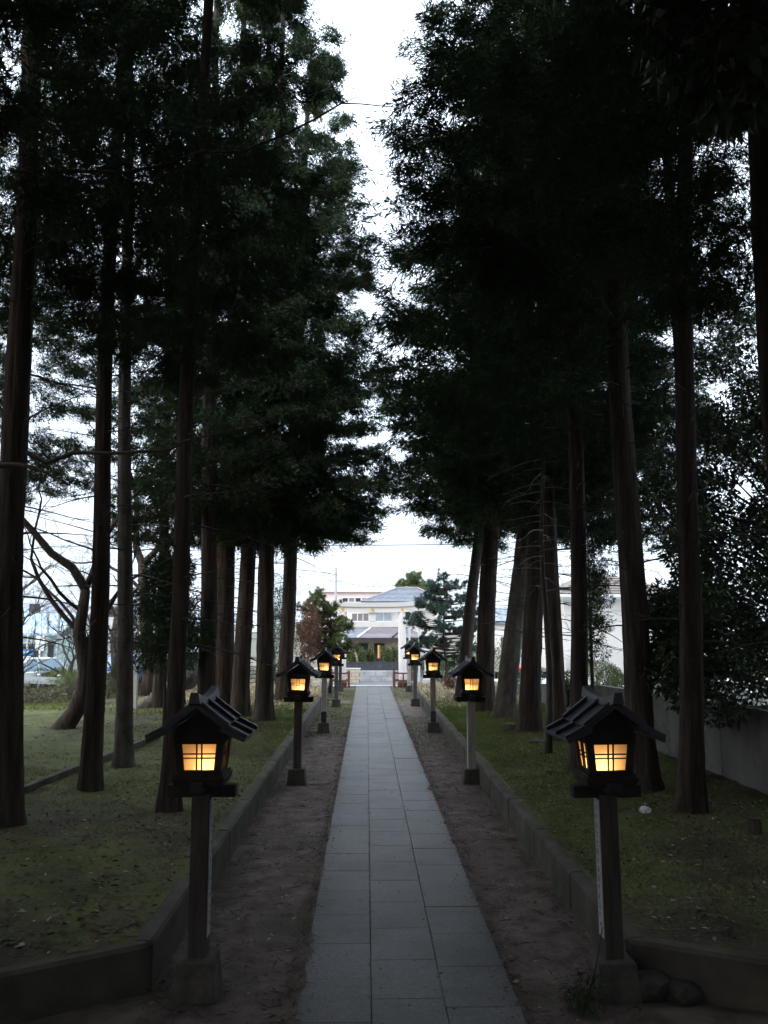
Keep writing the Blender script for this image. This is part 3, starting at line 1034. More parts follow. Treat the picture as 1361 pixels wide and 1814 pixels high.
b = gp(290, 1292, .38)
rr_ = random.Random(4)
cs, rs = [], []
for k in range(52):
    h_ = rr_.random()
    a = rr_.uniform(0, 6.28)
    rad = (1 - h_ ** 1.3) * .95 + .12
    q = rr_.uniform(.3, 1) * rad
    cs.append((q * math.cos(a), q * math.sin(a), 1.9 + h_ * 2.3 - .25 * q))
    rs.append(.22 + .14 * rr_.random())
small_tree('young_cedar', b, 3.9, .035, M['bark'], blob_leaves(cs, [q * 1.25 for q in rs], 19000, .15, .026, 61, down=.3), M['cedar'],
           'young bushy cedar on a thin stem above the nearest left lantern', 'tree')

b = Vector((at(1046, 1100, 21).x, 21, .95))
cs, rs = [], []
rr_ = random.Random(14)
for k in range(46):
    p = at(rr_.gauss(1050, 13), rr_.uniform(985, 1165), 21 + rr_.uniform(-.5, .5)) - b
    cs.append(tuple(p))
    rs.append(.12 + .12 * rr_.random())
small_tree('young_cedar', b, 4.6, .05, M['bark'], blob_leaves(cs, rs, 7000, .11, .02, 66, down=.35), M['cedar'],
           'young cedar beyond the wall, its sprays before the cream house', 'tree')

# thin dead sapling, right bank
b = gp(972, 1337, .36)
root = empty('dead_sapling', b)
mb = MB()
top_ = at(958, 640, b.y) - b
pts = [Vector((top_.x * k / 9 + .05 * math.sin(k), 0.04 * math.cos(k * 1.3), -.1 + (top_.z + .1) * k / 9)) for k in range(10)]
mb.tube(pts, [.075 * (1.1 - .9 * k / 9) for k in range(10)], 8)
mb.build('trunk', M['bark_grey'], root, smooth=True)
link('limbs', limb_mesh(71, 3.2, top_.z - .2, 46, .5, 1.7, .016, .28, twigs=3), M['pale_dead_wood'], root)
tag(root, 'thin dead sapling with pale bare twigs standing before the furrowed cedars', 'tree')


# bare deciduous trees
def bare_tree(name, loc, chain, radii, label, seed, depth=5, ratio=.74, cat='tree', bark='bark', forks=None, twig=.9, spread=.55):
    """chain: trunk polyline (local), then recursive branching from its upper points"""
    r = random.Random(seed)
    root = empty(name, loc)
    tb = MB()
    tb.tube(chain, radii, 11)
    lb = MB()

    def grow(p, d, L, ra, lev):
        pts, rr = [p], [ra]
        q = Vector(p)
        dd = Vector(d)
        for i in range(4):
            dd = (dd + Vector((r.gauss(0, .16), r.gauss(0, .16), r.gauss(.03, .12)))).normalized()
            q = q + dd * L / 4
            pts.append(q.copy())
            rr.append(ra * (1 - .36 * (i + 1) / 4))
        lb.tube(pts, rr, 6 if lev > 2 else (4 if lev > 1 else 3), cap=False)
        if lev <= 0:
            return
        for k in range(r.choice((2, 3, 3)) if lev < depth else 2):
            b_ = pts[-1] if k == 0 else r.choice(pts[2:])
            d2 = (dd + Vector((r.gauss(0, spread), r.gauss(0, spread), r.gauss(.02, spread * .6)))).normalized()
            grow(b_, d2, L * ratio * r.uniform(.75, 1.15), max(rr[-1] * (.8 if k == 0 else .6), .004), lev - 1)
    for (idx, d, L, ra, lev) in forks:
        grow(Vector(chain[idx]), Vector(d).normalized(), L, ra, lev)
    tb.build('trunk', M[bark], root, smooth=True)
    lb.build('limbs', M[bark], root, smooth=True)
    return tag(root, label, cat, 'bare trees on the left lawn')


def chain_px(pts, d, base):
    return [at(x, y, d) - base for x, y in pts]


b = gp(112, 1292, .36)
d_ = b.y
ch = chain_px([(84, 1330), (112, 1290), (133, 1262), (148, 1225), (152, 1190), (146, 1150), (140, 1120), (146, 1085), (152, 1045)], d_, b)
bare_tree('bare_tree', b, ch, [.27, .25, .22, .20, .185, .17, .16, .14, .12],
          'bent bare tree with a leaning trunk on the left lawn, forked low', 5, forks=[
              (8, (-.45, 0, 1), 2.6, .12, 6), (5, (.55, .2, .8), 2.0, .08, 5), (6, (-1, .1, .55), 2.3, .07, 6), (8, (.35, .3, 1), 2.2, .09, 5), (7, (-.6, -.2, .5), 1.6, .05, 5), (6, (-.9, .3, .9), 2.2, .05, 5)])
b = gp(262, 1238, .3)
d_ = b.y
ch = chain_px([(262, 1242), (264, 1200), (262, 1150), (258, 1100), (255, 1050), (252, 1000)], d_, b)
bare_tree('bare_tree', b, ch, [.27, .25, .235, .22, .20, .17],
          'grey bare tree behind the slim grey-brown cedar', 9, forks=[
              (5, (-.3, 0, 1), 2.8, .15, 6), (5, (.5, .1, .9), 2.4, .13, 5), (4, (-.9, .2, .5), 2.2, .08, 5), (3, (.9, .2, .4), 1.8, .06, 5)])
b = Vector((-17.5, 40, 0))
ch = [Vector((0, 0, -.1)), Vector((.05, 0, 1.2)), Vector((-.1, 0, 2.4)), Vector((0, 0, 3.4))]
bare_tree('bare_tree', b, ch, [.22, .19, .17, .14], 'far bare tree with a haze of fine twigs by the guard rail', 15, bark='dead_wood', forks=[
    (3, (-.3, 0, 1), 2.0, .11, 5), (3, (.4, .1, .9), 2.0, .10, 5), (2, (.8, .2, .5), 1.7, .07, 4), (2, (-.9, .2, .5), 1.7, .07, 4)])
b = Vector((-11.3, 38, 0))
bare_tree('bare_tree', b, ch, [.20, .18, .15, .12], 'twiggy reddish bare tree between the slim trunks, far behind the lawn', 19, bark='dead_wood', forks=[
    (3, (-.3, 0, 1), 1.7, .10, 5), (3, (.5, .1, .7), 1.7, .09, 5), (2, (.9, .2, .4), 1.5, .07, 4), (2, (-.9, .2, .4), 1.5, .07, 4)])

for k, (px, d, sc_, lab) in enumerate(((28, 33.0, 1.0, 'twiggy bare bush behind the thick cedar at the left edge, left of the white car'), (128, 31.5, .9, 'twiggy bare bush just behind the bent bare tree'),
                                       (205, 33.0, 1.1, 'twiggy bare bush seen between the two slim left cedars'), (285, 35.0, 1.0, 'twiggy bare bush behind the young cedar'),
                                       (20, 35.0, 1.3, 'twiggy bare tree at the far left edge, behind the thick cedar'), (165, 37.0, 1.4, 'tall twiggy bare tree behind the slender cedar'))):
    b = Vector((at(px, 1117, d).x, d, .05))
    ch = [Vector((0, 0, -.1)), Vector((.04, 0, .5 * sc_)), Vector((-.05, 0, 1.1 * sc_)), Vector((.02, 0, 1.7 * sc_))]
    bare_tree('bare_tree', b, ch, [.10, .085, .07, .055], lab, 300 + k, bark='dead_wood', ratio=.78, spread=.5, forks=[
        (3, (-.4, 0, 1), 1.3 * sc_, .05, 5), (3, (.4, .1, 1), 1.3 * sc_, .05, 5), (2, (.8, .1, .7), 1.2 * sc_, .04, 4), (2, (-.8, -.1, .7), 1.2 * sc_, .04, 4), (1, (-.7, .2, .8), 1.1 * sc_, .035, 4), (1, (.7, -.2, .8), 1.1 * sc_, .035, 4)])

# leaning cut trunk on the lawn behind the near lantern
b = gp(262, 1258, .3)
root = empty('leaning_log', b)
e_ = at(338, 1205, b.y + 1.2) - b
mb = MB()
N_ = 9
mb.tube([(e_.x * k / N_, e_.y * k / N_, .05 + e_.z * k / N_ + .10 * math.sin(k / N_ * 3.1)) for k in range(-1, N_ + 1)],
        [.30 + .03 * math.sin(k * 2.1) for k in range(N_ + 2)], 12)
mb.build('log', M['bark_grey'], root, smooth=True)
sb_ = MB()
sb_.tube([(e_.x * .75, e_.y * .75, e_.z * .75), (e_.x * .78, e_.y * .7, -.15)], [.16, .2], 9)
sb_.build('prop_stub', M['bark'], root, smooth=True)
tag(root, 'thick grey fallen trunk leaning over the left lawn behind the lantern', 'log')

# broadleaf evergreen on the right, beyond the wall
b = Vector((7.3, 14.2, .6))
rr_ = random.Random(12)
cs, rs = [], []
for (cx, cy, r_, nn, d) in ((1290, 860, 150, 46, 14.2), (1310, 1010, 150, 46, 13.6), (1320, 1130, 140, 44, 13.2), (1215, 1120, 60, 16, 13.6), (1235, 960, 50, 6, 13.9),
                            (1330, 720, 100, 20, 14.4), (1190, 1190, 45, 12, 13.2), (1350, 620, 90, 16, 14.4), (1180, 1085, 45, 14, 14.0), (1180, 1170, 35, 8, 13.6)):
    for k in range(nn):
        a, q = rr_.uniform(0, 6.28), math.sqrt(rr_.random())
        p = at(cx + r_ * q * math.cos(a), cy + r_ * q * math.sin(a), d + rr_.uniform(-.9, .9)) - b
        cs.append(tuple(p))
        rs.append(.20 + .18 * rr_.random())
root = empty('evergreen_tree', b)
mb = MB()
mb.tube([(0, 0, -.7), (.05, 0, .8), (-.1, .1, 2.2), (.1, 0, 3.6), (0, 0, 5.6)], [.17, .15, .13, .10, .03], 9)
mb.build('trunk', M['bark'], root, smooth=True)
lb = MB()
for p in cs[::3]:
    z_ = max(.2, min(4.5, p[2] * .75))
    lb.tube([(0, 0, z_), (p[0] * .5, p[1] * .5, (z_ + p[2]) / 2 + .1), p], [.035, .022, .007], 4, cap=False)
lb.build('limbs', M['bark'], root, smooth=True)
link('crown', quads_mesh('crown', blob_leaves(cs, rs, 46000, .105, .042, 62, out=.5, down=.15, fold=.06)), M['broadleaf'], root)
tag(root, 'broad-leaved evergreen tree overhanging the concrete wall at the right edge', 'tree')

# broadleaf bough hanging in from above at the upper right, close to the viewpoint
b = Vector((3.6, 3.0, .0))
root = empty('overhanging_evergreen', b)
mb = MB()
mb.tube([(0, 0, -.1), (.05, 0, 1.6), (-.05, .1, 3.2), (-.2, .3, 4.6), (-.5, .4, 6.6), (-.9, .3, 8.6), (-1.5, .2, 10.6)], [.19, .17, .155, .14, .12, .09, .04], 10)
mb.build('trunk', M['bark'], root, smooth=True)
cs, rs = [], []
lb = MB()
rr_ = random.Random(22)
for (x, y, r_, nn) in ((1290, 150, 70, 7), (1230, 60, 70, 6), (1320, 40, 60, 5), (1180, 20, 50, 4), (1335, 180, 40, 3)):
    for k in range(nn):
        a, q = rr_.uniform(0, 6.28), math.sqrt(rr_.random())
        p = at(x + r_ * q * math.cos(a), y + r_ * q * math.sin(a), 3.6 + rr_.uniform(-.4, .5)) - b
        cs.append(tuple(p))
        rs.append(.09 + .06 * rr_.random())
        lb.tube([(-.15, .3, 4.2), ((p.x - .15) * .5, p.y * .5 + .15, 4.4 + (p.z - 4.2) * .4), p], [.02, .012, .004], 4, cap=False)
top_c, top_r = [], []  # unseen upper crown, added to shut off the zenith light over the near path
for k in range(300):
    q = (rr_.uniform(-8.4, 2.6), rr_.uniform(-7.0, 10.5))
    zl = max(10.0, H + .86 * (q[1] + 3.0) + 1.3)
    p = Vector((q[0], q[1], zl + rr_.uniform(0, 2.6)))
    top_c.append(tuple(p))
    top_r.append((.8, .8, .5))
    if k % 5 == 0:
        lb.tube([(-.6, .4, 7.0 + rr_.random()), (p.x * .5 - .3, p.y * .5, min(p.z - 1, 9.0) + rr_.random()), p], [.06, .035, .008], 5, cap=False)
lb.build('limbs', M['bark'], root, smooth=True)
link('crown', quads_mesh('crown', np.concatenate([blob_leaves(cs, rs, 1500, .125, .046, 63, out=.3, down=.8, fold=.05),
                                                   blob_leaves(top_c, top_r, 46000, .26, .13, 64, out=.3, down=.4, fold=.05, surf=.2)])), M['broadleaf'], root)
tag(root, 'dark large-leaved bough hanging into the upper right corner, with an unseen shade crown added overhead', 'tree')


# long bare bough crossing the gap from the left (thin branch against the sky)
def bough(name, pxs, d, r0, label, seed, parent_label=None):
    pts = [at(x, y, d) for x, y in pxs]
    mb = MB()
    mb.tube(pts, [r0 * (1 - .85 * k / (len(pts) - 1)) for k in range(len(pts))], 5, cap=False)
    return mb


bt = [x for x in bpy.data.objects if x.get('label', '').startswith('thick dark cedar at the left edge')][0]
bpy.context.view_layer.update()


def add_bough(tree, specs, m):
    mb = MB()
    for pxs, d0, d1, r0 in specs:
        n = len(pxs)
        pts = [at(x, y, d0 + (d1 - d0) * k / (n - 1)) for k, (x, y) in enumerate(pxs)]
        mb.tube(pts, [r0 * (1 - .8 * k / (n - 1)) for k in range(n)], 5, cap=False)
    me = mb.mesh('bough', smooth=True)
    me.transform(tree.matrix_world.inverted())
    return link('bough', me, m, tree)


add_bough(bt, [([(20, 303), (120, 302), (220, 306), (300, 290), (350, 270), (430, 268), (500, 240), (560, 210), (605, 183), (640, 184), (700, 190)], 10.9, 9.5, .032),
               ([(605, 183), (585, 145), (600, 115), (603, 70)], 9.7, 9.6, .012), ([(585, 145), (565, 120), (552, 105)], 9.7, 9.6, .007),
               ([(605, 183), (650, 165), (672, 155)], 9.7, 9.6, .007)], M['dead_wood'])
add_bough(bt, [([(-10, 825), (30, 823), (60, 828), (98, 845)], 10.6, 10.2, .045), ([(48, 802), (85, 820), (130, 802), (210, 803), (300, 797), (330, 780), (400, 765), (480, 752)], 10.7, 10.0, .036),
               ([(130, 802), (148, 780)], 10.6, 10.5, .018)], M['dead_wood'])


# ------------------------------------------------------------------ torii gate and its low fences
TD = 42.3
tc = at(660, 1117, TD).x
pxl, pxr = at(607.5, 1117, TD).x, at(713, 1117, TD).x
hs_ = (pxr - pxl) / 2
tor = empty('torii_gate', (tc, TD, 0))
for sx in (-1, 1):
    mb = MB()
    x0, x1 = sx * (hs_ + .03), sx * (hs_ - .03)
    mb.tube([(x0, 0, .25), (x0 * .3 + x1 * .7, 0, 2.8), (x1, 0, 3.72)], [.205, .195, .19], 24)
    mb.build('pillar', M['torii_white'], tor, smooth=False)
    MB().lathe([(.27, -.1), (.27, .22), (.22, .30)], 20, (x0, 0)).build('pillar_base', M['red_brown'], tor)


def curved_beam(name, half, z0, z1, dep, rise, m, over=0.0):
    mb = MB()
    n = 22
    for i in range(n):
        a, b_ = -half + 2 * half * i / n, -half + 2 * half * (i + 1) / n
        f_ = lambda x: rise * (abs(x) / half) ** 3
        mb.hexa([(a, -dep, z0 + f_(a)), (b_, -dep, z0 + f_(b_)), (b_, dep, z0 + f_(b_)), (a, dep, z0 + f_(a)),
                 (a, -dep - over, z1 + f_(a)), (b_, -dep - over, z1 + f_(b_)), (b_, dep + over, z1 + f_(b_)), (a, dep + over, z1 + f_(a))])
    me = mb.mesh(name)
    bm = bmesh.new()
    bm.from_mesh(me)
    bmesh.ops.remove_doubles(bm, verts=bm.verts, dist=1e-5)
    seen = {}
    for f in bm.faces:
        seen.setdefault(tuple(round(c, 4) for c in f.calc_center_median()), []).append(f)
    bmesh.ops.delete(bm, geom=[f for fs in seen.values() if len(fs) > 1 for f in fs], context='FACES')
    bmesh.ops.recalc_face_normals(bm, faces=bm.faces)
    bm.to_mesh(me)
    bm.free()
    return link(name, me, m, tor)


curved_beam('top_beam', 2.86, 3.975, 4.20, .26, .16, M['torii_white'], .04)
curved_beam('under_beam', 2.72, 3.70, 3.970, .19, .14, M['torii_white'])
MB().box(-2.42, 2.42, -.09, .09, 2.97, 3.25).build('tie_beam', M['torii_white'], tor, bevel=.01)
MB().box(-.17, .17, -.10, .10, 3.252, 3.698).build('centre_strut', M['torii_white'], tor, bevel=.008)
for x in (-2 * hs_, -hs_, 0, hs_, 2 * hs_ - .25):
    zz = 3.84 + .14 * (abs(x) / 2.72) ** 3
    mb = MB()
    mb.tube([(x, -.185, zz), (x, -.212, zz)], [.088, .075], 16)
    mb.build('crest', M['gold'], tor)
tag(tor, 'white torii gate with gold crests spanning the end of the path', 'gate')

for sx, xc, lab in ((-1, pxl - .12, 'low red-brown wooden fence around the left gate pillar'), (1, pxr + .02, 'low red-brown wooden fence around the right gate pillar')):
    fe = empty('pillar_fence', (xc, TD, 0))
    hw, hd, hh_ = .44, .46, .76
    for ax in (-hw, 0, hw):
        for ay in (-hd, hd):
            if ax == 0:
                MB().box(ax - .035, ax + .035, ay - .035, ay + .035, 0, hh_ - .05).build('fence_post', M['red_brown'], fe, bevel=.005)
            else:
                MB().box(ax - .05, ax + .05, ay - .05, ay + .05, -.03, hh_ + .03).build('fence_post', M['red_brown'], fe, bevel=.006)
    for z in (.34, .70):
        for ay in (-hd, hd):
            MB().box(-hw + .052, hw - .052, ay - .028, ay + .028, z - .035, z + .035).build('fence_rail', M['red_brown'], fe, bevel=.004)
        for ax in (-hw, hw):
            MB().box(ax - .028, ax + .028, -hd + .052, hd - .052, z - .035, z + .035).build('fence_rail', M['red_brown'], fe, bevel=.004)
    tag(fe, lab, 'fence', 'low fences round the gate pillars')

# white stone pillar and thin poles right of the gate, orange sign behind
b = at(759, 1200, 44.6)
pl = empty('stone_pillar', (b.x, 44.6, 0))
MB().frus(0, 0, -.05, .25, .62, .55).build('plinth', M['concrete_light'], pl, bevel=.02)
MB().frus(0, 0, .25, 2.55, .37, .34).build('shaft', M['torii_white'], pl, bevel=.012)
MB().frus(0, 0, 2.55, 2.68, .34, .06).build('pointed_top', M['torii_white'], pl)
tag(pl, 'tall white stone pillar half hidden by the right pine', 'pillar')
for x, lab in ((726, 'thin white pole right beside the right gate pillar'), (743, 'thin white pole between the gate and the white stone pillar')):
    b = at(x, 1200, 44.2)
    po = empty('thin_pole', (b.x, 44.2, 0))
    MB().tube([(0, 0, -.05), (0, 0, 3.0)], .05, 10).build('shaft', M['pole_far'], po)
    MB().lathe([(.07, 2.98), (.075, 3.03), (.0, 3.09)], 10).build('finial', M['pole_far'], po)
    tag(po, lab, 'pole', 'thin poles by the gate')
b = at(766, 1150, 47.2)
sg_ = empty('orange_sign', (b.x, 47.2, 0))
MB().tube([(0, 0, -.05), (0, 0, 1.9)], .035, 8).build('sign_post', M['pole'], sg_)
mb = MB()
ring = [(.30 * math.cos(a), .30 * math.sin(a) + 1.6) for a in [k * math.pi / 12 for k in range(24)]]
mb.prism(ring, -.05, -.035)
mb.build('sign_panel', M['sign_orange'], sg_)
MB().prism([(.15 * math.cos(a), .15 * math.sin(a) + 1.6) for a in [k * math.pi / 12 for k in range(24)]], -.058, -.052).build('sign_centre', M['torii_white'], sg_)
tag(sg_, 'round orange sign with a white centre behind the right pine', 'sign')


# ------------------------------------------------------------------ walls across the road and the house behind
def block_wall(name, x0, x1, y0, z0, z1, bw, bh, m, label, th=.16, cap=None, stagger=True, split=None):
    root = empty(name, ((x0 + x1) / 2, y0, z0))
    MB().box(-(x1 - x0) / 2 + .01, (x1 - x0) / 2 - .01, .02, th, -.05, z1 - z0 - .01).build('wall_core', M['joint'] if split is None else split, root)
    rows = max(1, round((z1 - z0) / bh))
    bh = (z1 - z0) / rows
    for r_ in range(rows):
        x = -(x1 - x0) / 2 - (bw / 2 if (r_ % 2 and stagger) else 0)
        while x < (x1 - x0) / 2 - .02:
            a, b_ = max(x, -(x1 - x0) / 2), min(x + bw, (x1 - x0) / 2)
            if b_ - a > .05:
                dp = random.uniform(-.010, .006)
                MB().box(a + .006, b_ - .006, dp, th + .01, r_ * bh + .006, (r_ + 1) * bh - .006).build('block', m, root, bevel=.008)
            x += bw
    if cap:
        MB().box(-(x1 - x0) / 2 - .03, (x1 - x0) / 2 + .03, -.03, th + .04, z1 - z0 + .002, z1 - z0 + .06).build('coping', cap, root, bevel=.008)
    return tag(root, label, 'wall')


xa, xb = at(612, 1200, 45.6).x, at(638, 1200, 45.6).x
block_wall('block_wall', xa - 2.6, xb, 45.6, -.02, .72, .42, .20, M['beige_block'], 'beige block wall end across the road, left of the grey stone wall', th=.4, cap=M['concrete_light'])
xc_, xd_ = at(638, 1200, 47.0).x, at(735, 1200, 47.0).x
block_wall('stone_wall', xc_ - .05, xd_ + 4.5, 47.0, -.02, .58, .62, .31, M['stone_wall'], 'low grey stone block wall across the road behind the gate', th=.4)
gr = MB()
gr.v = [(-14, 47.3, .5), (16, 47.3, .5), (16, 70, .7), (-14, 70, .7)]
gr.f = [(0, 1, 2, 3)]
tag(gr.build('house_garden', M['far_ground']), kind='structure')
fx0, fx1 = at(612, 1180, 47.6).x, at(800, 1180, 47.6).x
bf = empty('garden_fence', ((fx0 + fx1) / 2, 47.6, .5))
Wd = fx1 - fx0
n = 9
for i in range(n):
    a, b_ = -Wd / 2 + Wd * i / n, -Wd / 2 + Wd * (i + 1) / n
    MB().box(a + .03, b_ - .03, -.012, .012, .06, .50).build('fence_panel', M['fence_black'], bf)
    MB().box(a - .025, a + .025, -.03, .03, -.05, .56).build('fence_post', M['fence_black'], bf)
MB().box(-Wd / 2, Wd / 2, -.035, .035, .505, .54).build('top_rail', M['fence_black'], bf)
tag(bf, 'dark panel fence on the grey stone wall before the house', 'fence')


def window(root, x0, x1, z0, z1, y, glass, frame='trim_dark', mull=1, dp=.06):
    f = .05
    fr = MB()
    fr.box(x0 - f, x0, y - dp, y + .02, z0 - f, z1 + f).box(x1, x1 + f, y - dp, y + .02, z0 - f, z1 + f)
    fr.box(x0, x1, y - dp, y + .02, z1, z1 + f).box(x0, x1, y - dp, y + .02, z0 - f, z0)
    for k in range(mull):
        xm = x0 + (x1 - x0) * (k + 1) / (mull + 1)
        fr.box(xm - .025, xm + .025, y - dp + .01, y - .004, z0, z1)
    o = fr.build('window', M[frame], root)
    MB().box(x0, x1, y - .025, y - .012, z0, z1).build('pane', M[glass], o)
    return o


# house with two roofs
HD = 52.0
hb = at(690, 1170, HD)
ho = empty('house', (hb.x, HD, .5))


def hx(px, d=HD):
    return at(px, 1150, d).x - hb.x


def hz(py, d=HD):
    return at(690, py, d).z - .5


wl, wr = hx(608), hx(742)
MB().box(wl, wr, 0, 6, -.2, hz(1132)).build('lower_wall', M['pink_wall'], ho)
window(ho, hx(636), hx(651), hz(1171), hz(1141), 0, 'glass_dark', mull=1)
window(ho, hx(664), hx(680), hz(1171), hz(1141), 0, 'glass_dark', mull=1)
lw = MB().box(hx(669.5), hx(673.5), -.033, -.029, hz(1166), hz(1143)).build('lit_pane', M['lit_window'], ho)
window(ho, hx(620), hx(624), hz(1145), hz(1139), 0, 'glass_dark', mull=0)
# lower hip roof
ze, zr = hz(1130), hz(1110.5, HD + 2.0)
mb = MB()
e0, e1 = hx(598), hx(752)
mb.v += [(e0, -.7, ze), (e1, -.7, ze), (e1 - .9, 2.2, zr), (e0, 2.2, zr), (e0, -.7, ze - .10), (e1, -.7, ze - .10), (e1 - .9, 2.2, zr - .1), (e0, 2.2, zr - .1)]
mb.f += [(0, 1, 2, 3), (7, 6, 5, 4), (0, 4, 5, 1), (1, 5, 6, 2), (2, 6, 7, 3), (3, 7, 4, 0)]
lr = mb.build('lower_roof', M['slate_tile'], ho)
for k in range(9):
    f0, f1 = k / 9, (k + 1) / 9 - .02
    mb = MB()
    ya, yb = -.7 + 2.9 * f0, -.7 + 2.9 * f1
    za, zb_ = ze + (zr - ze) * f0 + .035, ze + (zr - ze) * f1 + .012
    xr0, xr1 = e1 - .9 * f0, e1 - .9 * f1
    for (xa_, xb_, xc2, xd2, mm) in ((e0, hx(633) + .1 * k, e0, hx(633) + .1 * (k + 1), 'slate_tile'), (hx(636) + .1 * k, xr0, hx(636) + .1 * (k + 1), xr1, 'mauve_tile')):
        q = MB()
        q.hexa([(xa_, ya, za - .05), (xb_, ya, za - .05), (xd2, yb, zb_ - .05), (xc2, yb, zb_ - .05), (xa_, ya, za), (xb_, ya, za), (xd2, yb, zb_), (xc2, yb, zb_)])
        q.build('tile_course', M[mm], lr)
MB().tube([(hx(634), -.72, ze + .05), (hx(634) + .95, 2.2, zr + .05)], .07, 6).build('hip_ridge', M['trim_white'], lr)
MB().tube([(hx(695), -.72, ze + .06), (hx(695) + 1.0, 2.2, zr + .05)], .06, 6).build('hip_ridge', M['trim_dark'], lr)
MB().box(e0, e1, -.80, -.705, ze - .16, ze + .02).build('gutter', M['trim_dark'], lr)
# upper storey
uz1 = hz(1066, HD + 2.2)
MB().box(hx(610, HD + 2.2), hx(772, HD + 2.2), 2.21, 7, .0, uz1).build('upper_wall', M['white_wall'], ho)


def ux(px):
    return at(px, 1090, HD + 2.2).x - hb.x


def uz(py):
    return hz(py, HD + 2.2)


window(ho, ux(624), ux(653), uz(1100), uz(1087), 2.21, 'glass_mauve', 'trim_white', 2)
window(ho, ux(666), ux(694), uz(1100), uz(1084), 2.21, 'glass_blue', 'trim_white', 1)
window(ho, ux(719), ux(724), uz(1097), uz(1085), 2.21, 'glass_dark', 'trim_dark', 0)
window(ho, ux(737), ux(746), uz(1100), uz(1084), 2.21, 'glass_blue', 'trim_dark', 1)
# upper hip roof
a0, a1 = ux(641), ux(790)
zt = hz(1043, HD + 5)
r0_, r1_ = ux(708), ux(745)
uze = uz(1067)
mb = MB()
mb.v += [(a0, 1.6, uze), (a1, 1.6, uze), (a1, 8, uze), (a0, 8, uze), (r0_, 5, zt), (r1_, 5, zt)]
mb.f += [(0, 1, 5, 4), (1, 2, 5), (2, 3, 4, 5), (3, 0, 4), (3, 2, 1, 0)]
ur = mb.build('upper_roof', M['slate_tile'], ho)
for k in range(10):
    f0, f1 = k / 10, (k + .93) / 10
    L0 = lambda f: a0 + (r0_ - a0) * f
    R0 = lambda f: a1 + (r1_ - a1) * f
    Yf = lambda f: 1.6 + 3.4 * f
    Zf = lambda f: uze + (zt - uze) * f
    q = MB()
    q.hexa([(L0(f0), Yf(f0), Zf(f0)), (R0(f0), Yf(f0), Zf(f0)), (R0(f1), Yf(f1), Zf(f1)), (L0(f1), Yf(f1), Zf(f1)),
            (L0(f0), Yf(f0) - .01, Zf(f0) + .06), (R0(f0), Yf(f0) - .01, Zf(f0) + .06), (R0(f1), Yf(f1), Zf(f1) + .02), (L0(f1), Yf(f1), Zf(f1) + .02)])
    q.build('tile_course', M['slate_tile'], ur)
for (p, q_) in (((a0, 1.6, uze + .03), (r0_, 5, zt + .05)), ((r0_, 5, zt + .05), (r1_, 5, zt + .05)), ((a1, 1.6, uze + .03), (r1_, 5, zt + .05))):
    MB().tube([p, q_], .085, 6).build('hip_ridge', M['mauve_tile'], ur)
MB().box(a0 - .02, a1 + .02, 1.5, 1.62, uze - .14, uze + .03).build('gutter', M['trim_dark'], ur)
tag(ho, 'two-storey house with slate hip roofs and a pinkish ground floor behind the gate', 'house')

# far pale pink block
fb = at(640, 1100, 85)
pb = empty('apartment_block', (fb.x, 85, 0))
X0, X1 = at(560, 1100, 85).x - fb.x, at(735, 1100, 85).x - fb.x
ztp = at(640, 1049, 85).z
MB().box(X0, X1, 0, 9, -.1, ztp).build('wall', M['far_pink'], pb)
MB().box(X0 - .3, X1 + .3, -.3, 9.3, ztp, ztp + .35).build('roof_slab', M['far_pink'], pb)
for k in range(6):
    x0 = at(607 + k * 11.5, 1100, 85).x - fb.x
    window(pb, x0, x0 + .52, at(640, 1067, 85).z, at(640, 1059.5, 85).z, 0, 'glass_mauve' if k % 2 else 'glass_dark', 'trim_white', 0)
    window(pb, x0, x0 + .52, at(640, 1100, 85).z, at(640, 1088, 85).z, 0, 'glass_mauve', 'trim_white', 0)
tag(pb, 'pale pink flat-roofed block far behind the house', 'building')

# right neighbour house
RD = 46.0
rb = at(1120, 1170, RD)
rh = empty('house', (rb.x, RD, 1.0))


def qx(px):
    return at(px, 1100, RD).x - rb.x


def qz(py, d=RD):
    return at(1120, py, d).z - 1.0


MB().box(qx(1000), qx(1203), 0, 8, -1.1, qz(1056)).build('wall', M['cream_wall'], rh)
mb = MB()
a0, a1, ze = qx(985), qx(1216), qz(1053)
zt = qz(1014, RD + 4)
ra, rb2 = qx(1072) + .2, qx(1072) + .9
mb.v += [(a0, -.6, ze), (a1, -.6, ze), (a1, 8.6, ze), (a0, 8.6, ze), (ra, 4, zt), (rb2, 4, zt)]
mb.f += [(0, 1, 5, 4), (1, 2, 5), (2, 3, 4, 5), (3, 0, 4), (3, 2, 1, 0)]
rr = mb.build('roof', M['brown_tile'], rh)
for k in range(9):
    f0, f1 = k / 9, (k + .93) / 9
    L0 = lambda f: a0 + (ra - a0) * f
    R0 = lambda f: a1 + (rb2 - a1) * f
    q = MB()
    Yf = lambda f: -.6 + 4.6 * f
    Zf = lambda f: ze + (zt - ze) * f
    q.hexa([(L0(f0), Yf(f0), Zf(f0)), (R0(f0), Yf(f0), Zf(f0)), (R0(f1), Yf(f1), Zf(f1)), (L0(f1), Yf(f1), Zf(f1)),
            (L0(f0), Yf(f0) - .01, Zf(f0) + .055), (R0(f0), Yf(f0) - .01, Zf(f0) + .055), (R0(f1), Yf(f1), Zf(f1) + .02), (L0(f1), Yf(f1), Zf(f1) + .02)])
    q.build('tile_course', M['brown_tile'], rr)
MB().box(a0, a1, -.74, -.61, ze - .17, ze - .02).build('gutter', M['trim_white'], rr)
MB().box(a0 + .1, a1 - .1, -.58, -.005, ze - .28, ze - .1).build('soffit', M['trim_white'], rr)
MB().tube([(qx(1175), -.08, -1), (qx(1175), -.08, ze - .3)], .05, 8).build('downpipe', M['trim_white'], rh)
